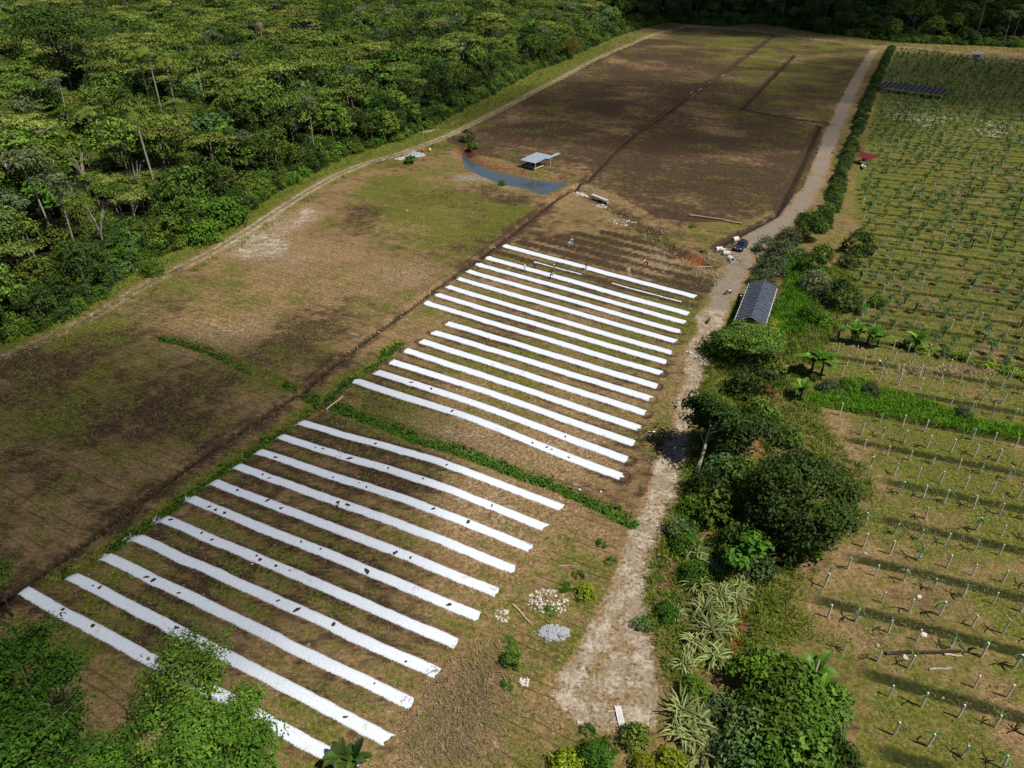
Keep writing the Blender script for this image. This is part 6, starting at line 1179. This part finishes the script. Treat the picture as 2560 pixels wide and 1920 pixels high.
def red_hut():
    zt = 2.4; A = np.array(at(*S_(2140, 388), 2.1)); B = np.array(at(*S_(2176, 399), 2.1)); L = np.hypot(*(B - A)); ax = (B - A) / L; o = empty('red_roof_shelter', (A[0], A[1], ground_z(*A)), heading((0, 0), ax)); n = 4; Wd = 2.9
    for i in range(n):
        x0, x1 = L * i / n, L * (i + 1) / n; m = MB(); vs = []
        for j in range(7): xx = x0 + (x1 - x0) * j / 6 - .01; zz = 0.03 * (j % 2) + 0.005 * (i % 2); vs += [(xx, -0.2, 2.0 + zz), (xx, Wd, 2.75 + zz)]
        m.add(vs, [(2 * j, 2 * j + 2, 2 * j + 3, 2 * j + 1) for j in range(6)]); m.build('roof_sheet', 'red_tin', o)
    for xx in (0.15, L - .15):
        for yy, zz in ((0, 2.0), (Wd - .2, 2.7)): m = MB(); m.tube([(xx, yy, -.3), (xx, yy, zz)], 0.06, 6); m.build('post', 'post_wood', o)
    tag(o, 'small shelter with a dark red roof at the plantation edge', 'shelter')
    x, y = at(*S_(2158, 420)); m = MB(); nu = 18; vs = []; fs = []
    prof = [(1.5, 0.62, 0.75), (1.35, 0.52, 0.75), (1.2, 0.42, 0.25), (0.001, 0.001, 0.22)]; outp = [(0.001, 0.001, 0.0), (1.1, 0.4, 0.0), (1.5, 0.62, 0.7)] + prof
    for a, b, z in outp:
        for k in range(nu): th = 2 * math.pi * k / nu; vs.append((a * math.cos(th), b * math.sin(th), z))
    for j in range(len(outp) - 1):
        for k in range(nu): fs.append((j * nu + k, j * nu + (k + 1) % nu, (j + 1) * nu + (k + 1) % nu, (j + 1) * nu + k))
    m.add(vs, fs); t = m.build('water_trough', 'white_paint', None, False, (x, y, ground_z(x, y))); t.rotation_euler = (0, 0, rad(70)); tag(t, 'white boat-shaped trough in front of the red-roofed shelter', 'trough')
    x, y = at(*S_(2160, 402)); m = MB(); m.box((0, 0, 0.6), (1.4, 1.0, 1.2)); m.box((0, 0, 1.24), (1.5, 1.1, 0.08)); t = m.build('pump_box', 'bike_black', None, False, (x, y, ground_z(x, y))); tag(t, 'dark box standing under the red roof', 'box')
red_hut()
def far_shelter():
    x, y = at(*S_(2440, 148)); o = empty('small_shelter', (x, y, ground_z(x, y)), -0.3)
    m = MB(); m.box((0, 0, 3.0), (6, 4, 0.12)); m.build('roof', 'grey_stone', o)
    for sx in (-2.6, 2.6):
        for sy in (-1.6, 1.6): m = MB(); m.tube([(sx, sy, -.3), (sx, sy, 2.95)], 0.1, 6); m.build('post', 'post_wood', o)
    m = MB(); m.box((0, 0.5, 1.0), (3, 1.6, 1.9)); m.build('tank', 'grey_stone', o); tag(o, 'grey roofed shelter at the far plantation edge', 'shelter')
    x, y = at(*S_(2443, 153)); m = MB(); m.tube([(0, 0, 0), (0, 0, .8), (0, 0, 1.5)], [0.8, 0.85, 0.8], 14); o = m.build('plastic_barrel', 'blue_plastic', None, True, (x, y, ground_z(x, y))); tag(o, 'blue drum standing at the far grey shelter', 'barrel')
far_shelter()
for sp, mt, lab in [((1058, 380), 'orange_plastic', 'orange barrel beside the gravel heap'), ((1075, 379), 'straw_hat', 'cream barrel beside the orange one')]:
    x, y = at(*S_(*sp)); m = MB(); m.tube([(0, 0, 0), (0, 0, .5), (0, 0, .95), (0, 0, 1.0)], [0.36, 0.4, 0.37, 0.3], 14); o = m.build('plastic_barrel', mt, None, True, (x, y, ground_z(x, y))); tag(o, lab, 'barrel')
x, y = at(*S_(2003, 540)); m = MB(); m.box((0, 0, 0.7), (1.6, 0.08, 1.1), Matrix.Rotation(0.6, 3, 'X')); o = m.build('white_board', 'white_paint', None, False, (x, y, ground_z(x, y))); tag(o, 'white board leaning by the round tree at the road bend', 'board')
x, y = at(*S_(2204, 232)); m = MB(); m.box((0, 0, 0.6), (2.6, 0.9, 0.06), Matrix.Rotation(0.4, 3, 'Z')); o = m.build('tin_sheet', 'tin', None, False, (x, y, ground_z(x, y))); tag(o, 'white sheet in front of the long dark roof', 'sheet')
# white bags hanging in a band of the far plantation: too many and too small to count
WB = line([(1905, 245), (1990, 250), (2080, 262), (2160, 275), (2260, 300), (2260, 325), (2160, 305), (2080, 290), (1990, 278), (1900, 262)]); rng = np.random.default_rng(3); wb = sample_poly(WB, 420, rng, lambda x, y: fbm(x / 6, y / 6, 2, 2) > 0.48); z = hfull(wb[:, 0], wb[:, 1]) + rng.uniform(0.6, 1.6, len(wb)); s = rng.uniform(0.10, 0.22, len(wb))
V = (q[None] * s[:, None, None] + np.c_[wb, z][:, None]).reshape(-1, 3); F = (fo[None] + (np.arange(len(wb)) * 6)[:, None, None]).reshape(-1, 3); tag(link('white_fruit_bags', fast_mesh('white_fruit_bags', V, F, 'white_paint')), 'band of tiny white fruit bags across the far plantation', 'fruit bags', None, 'stuff')
# white blossoms on the bluish shrub
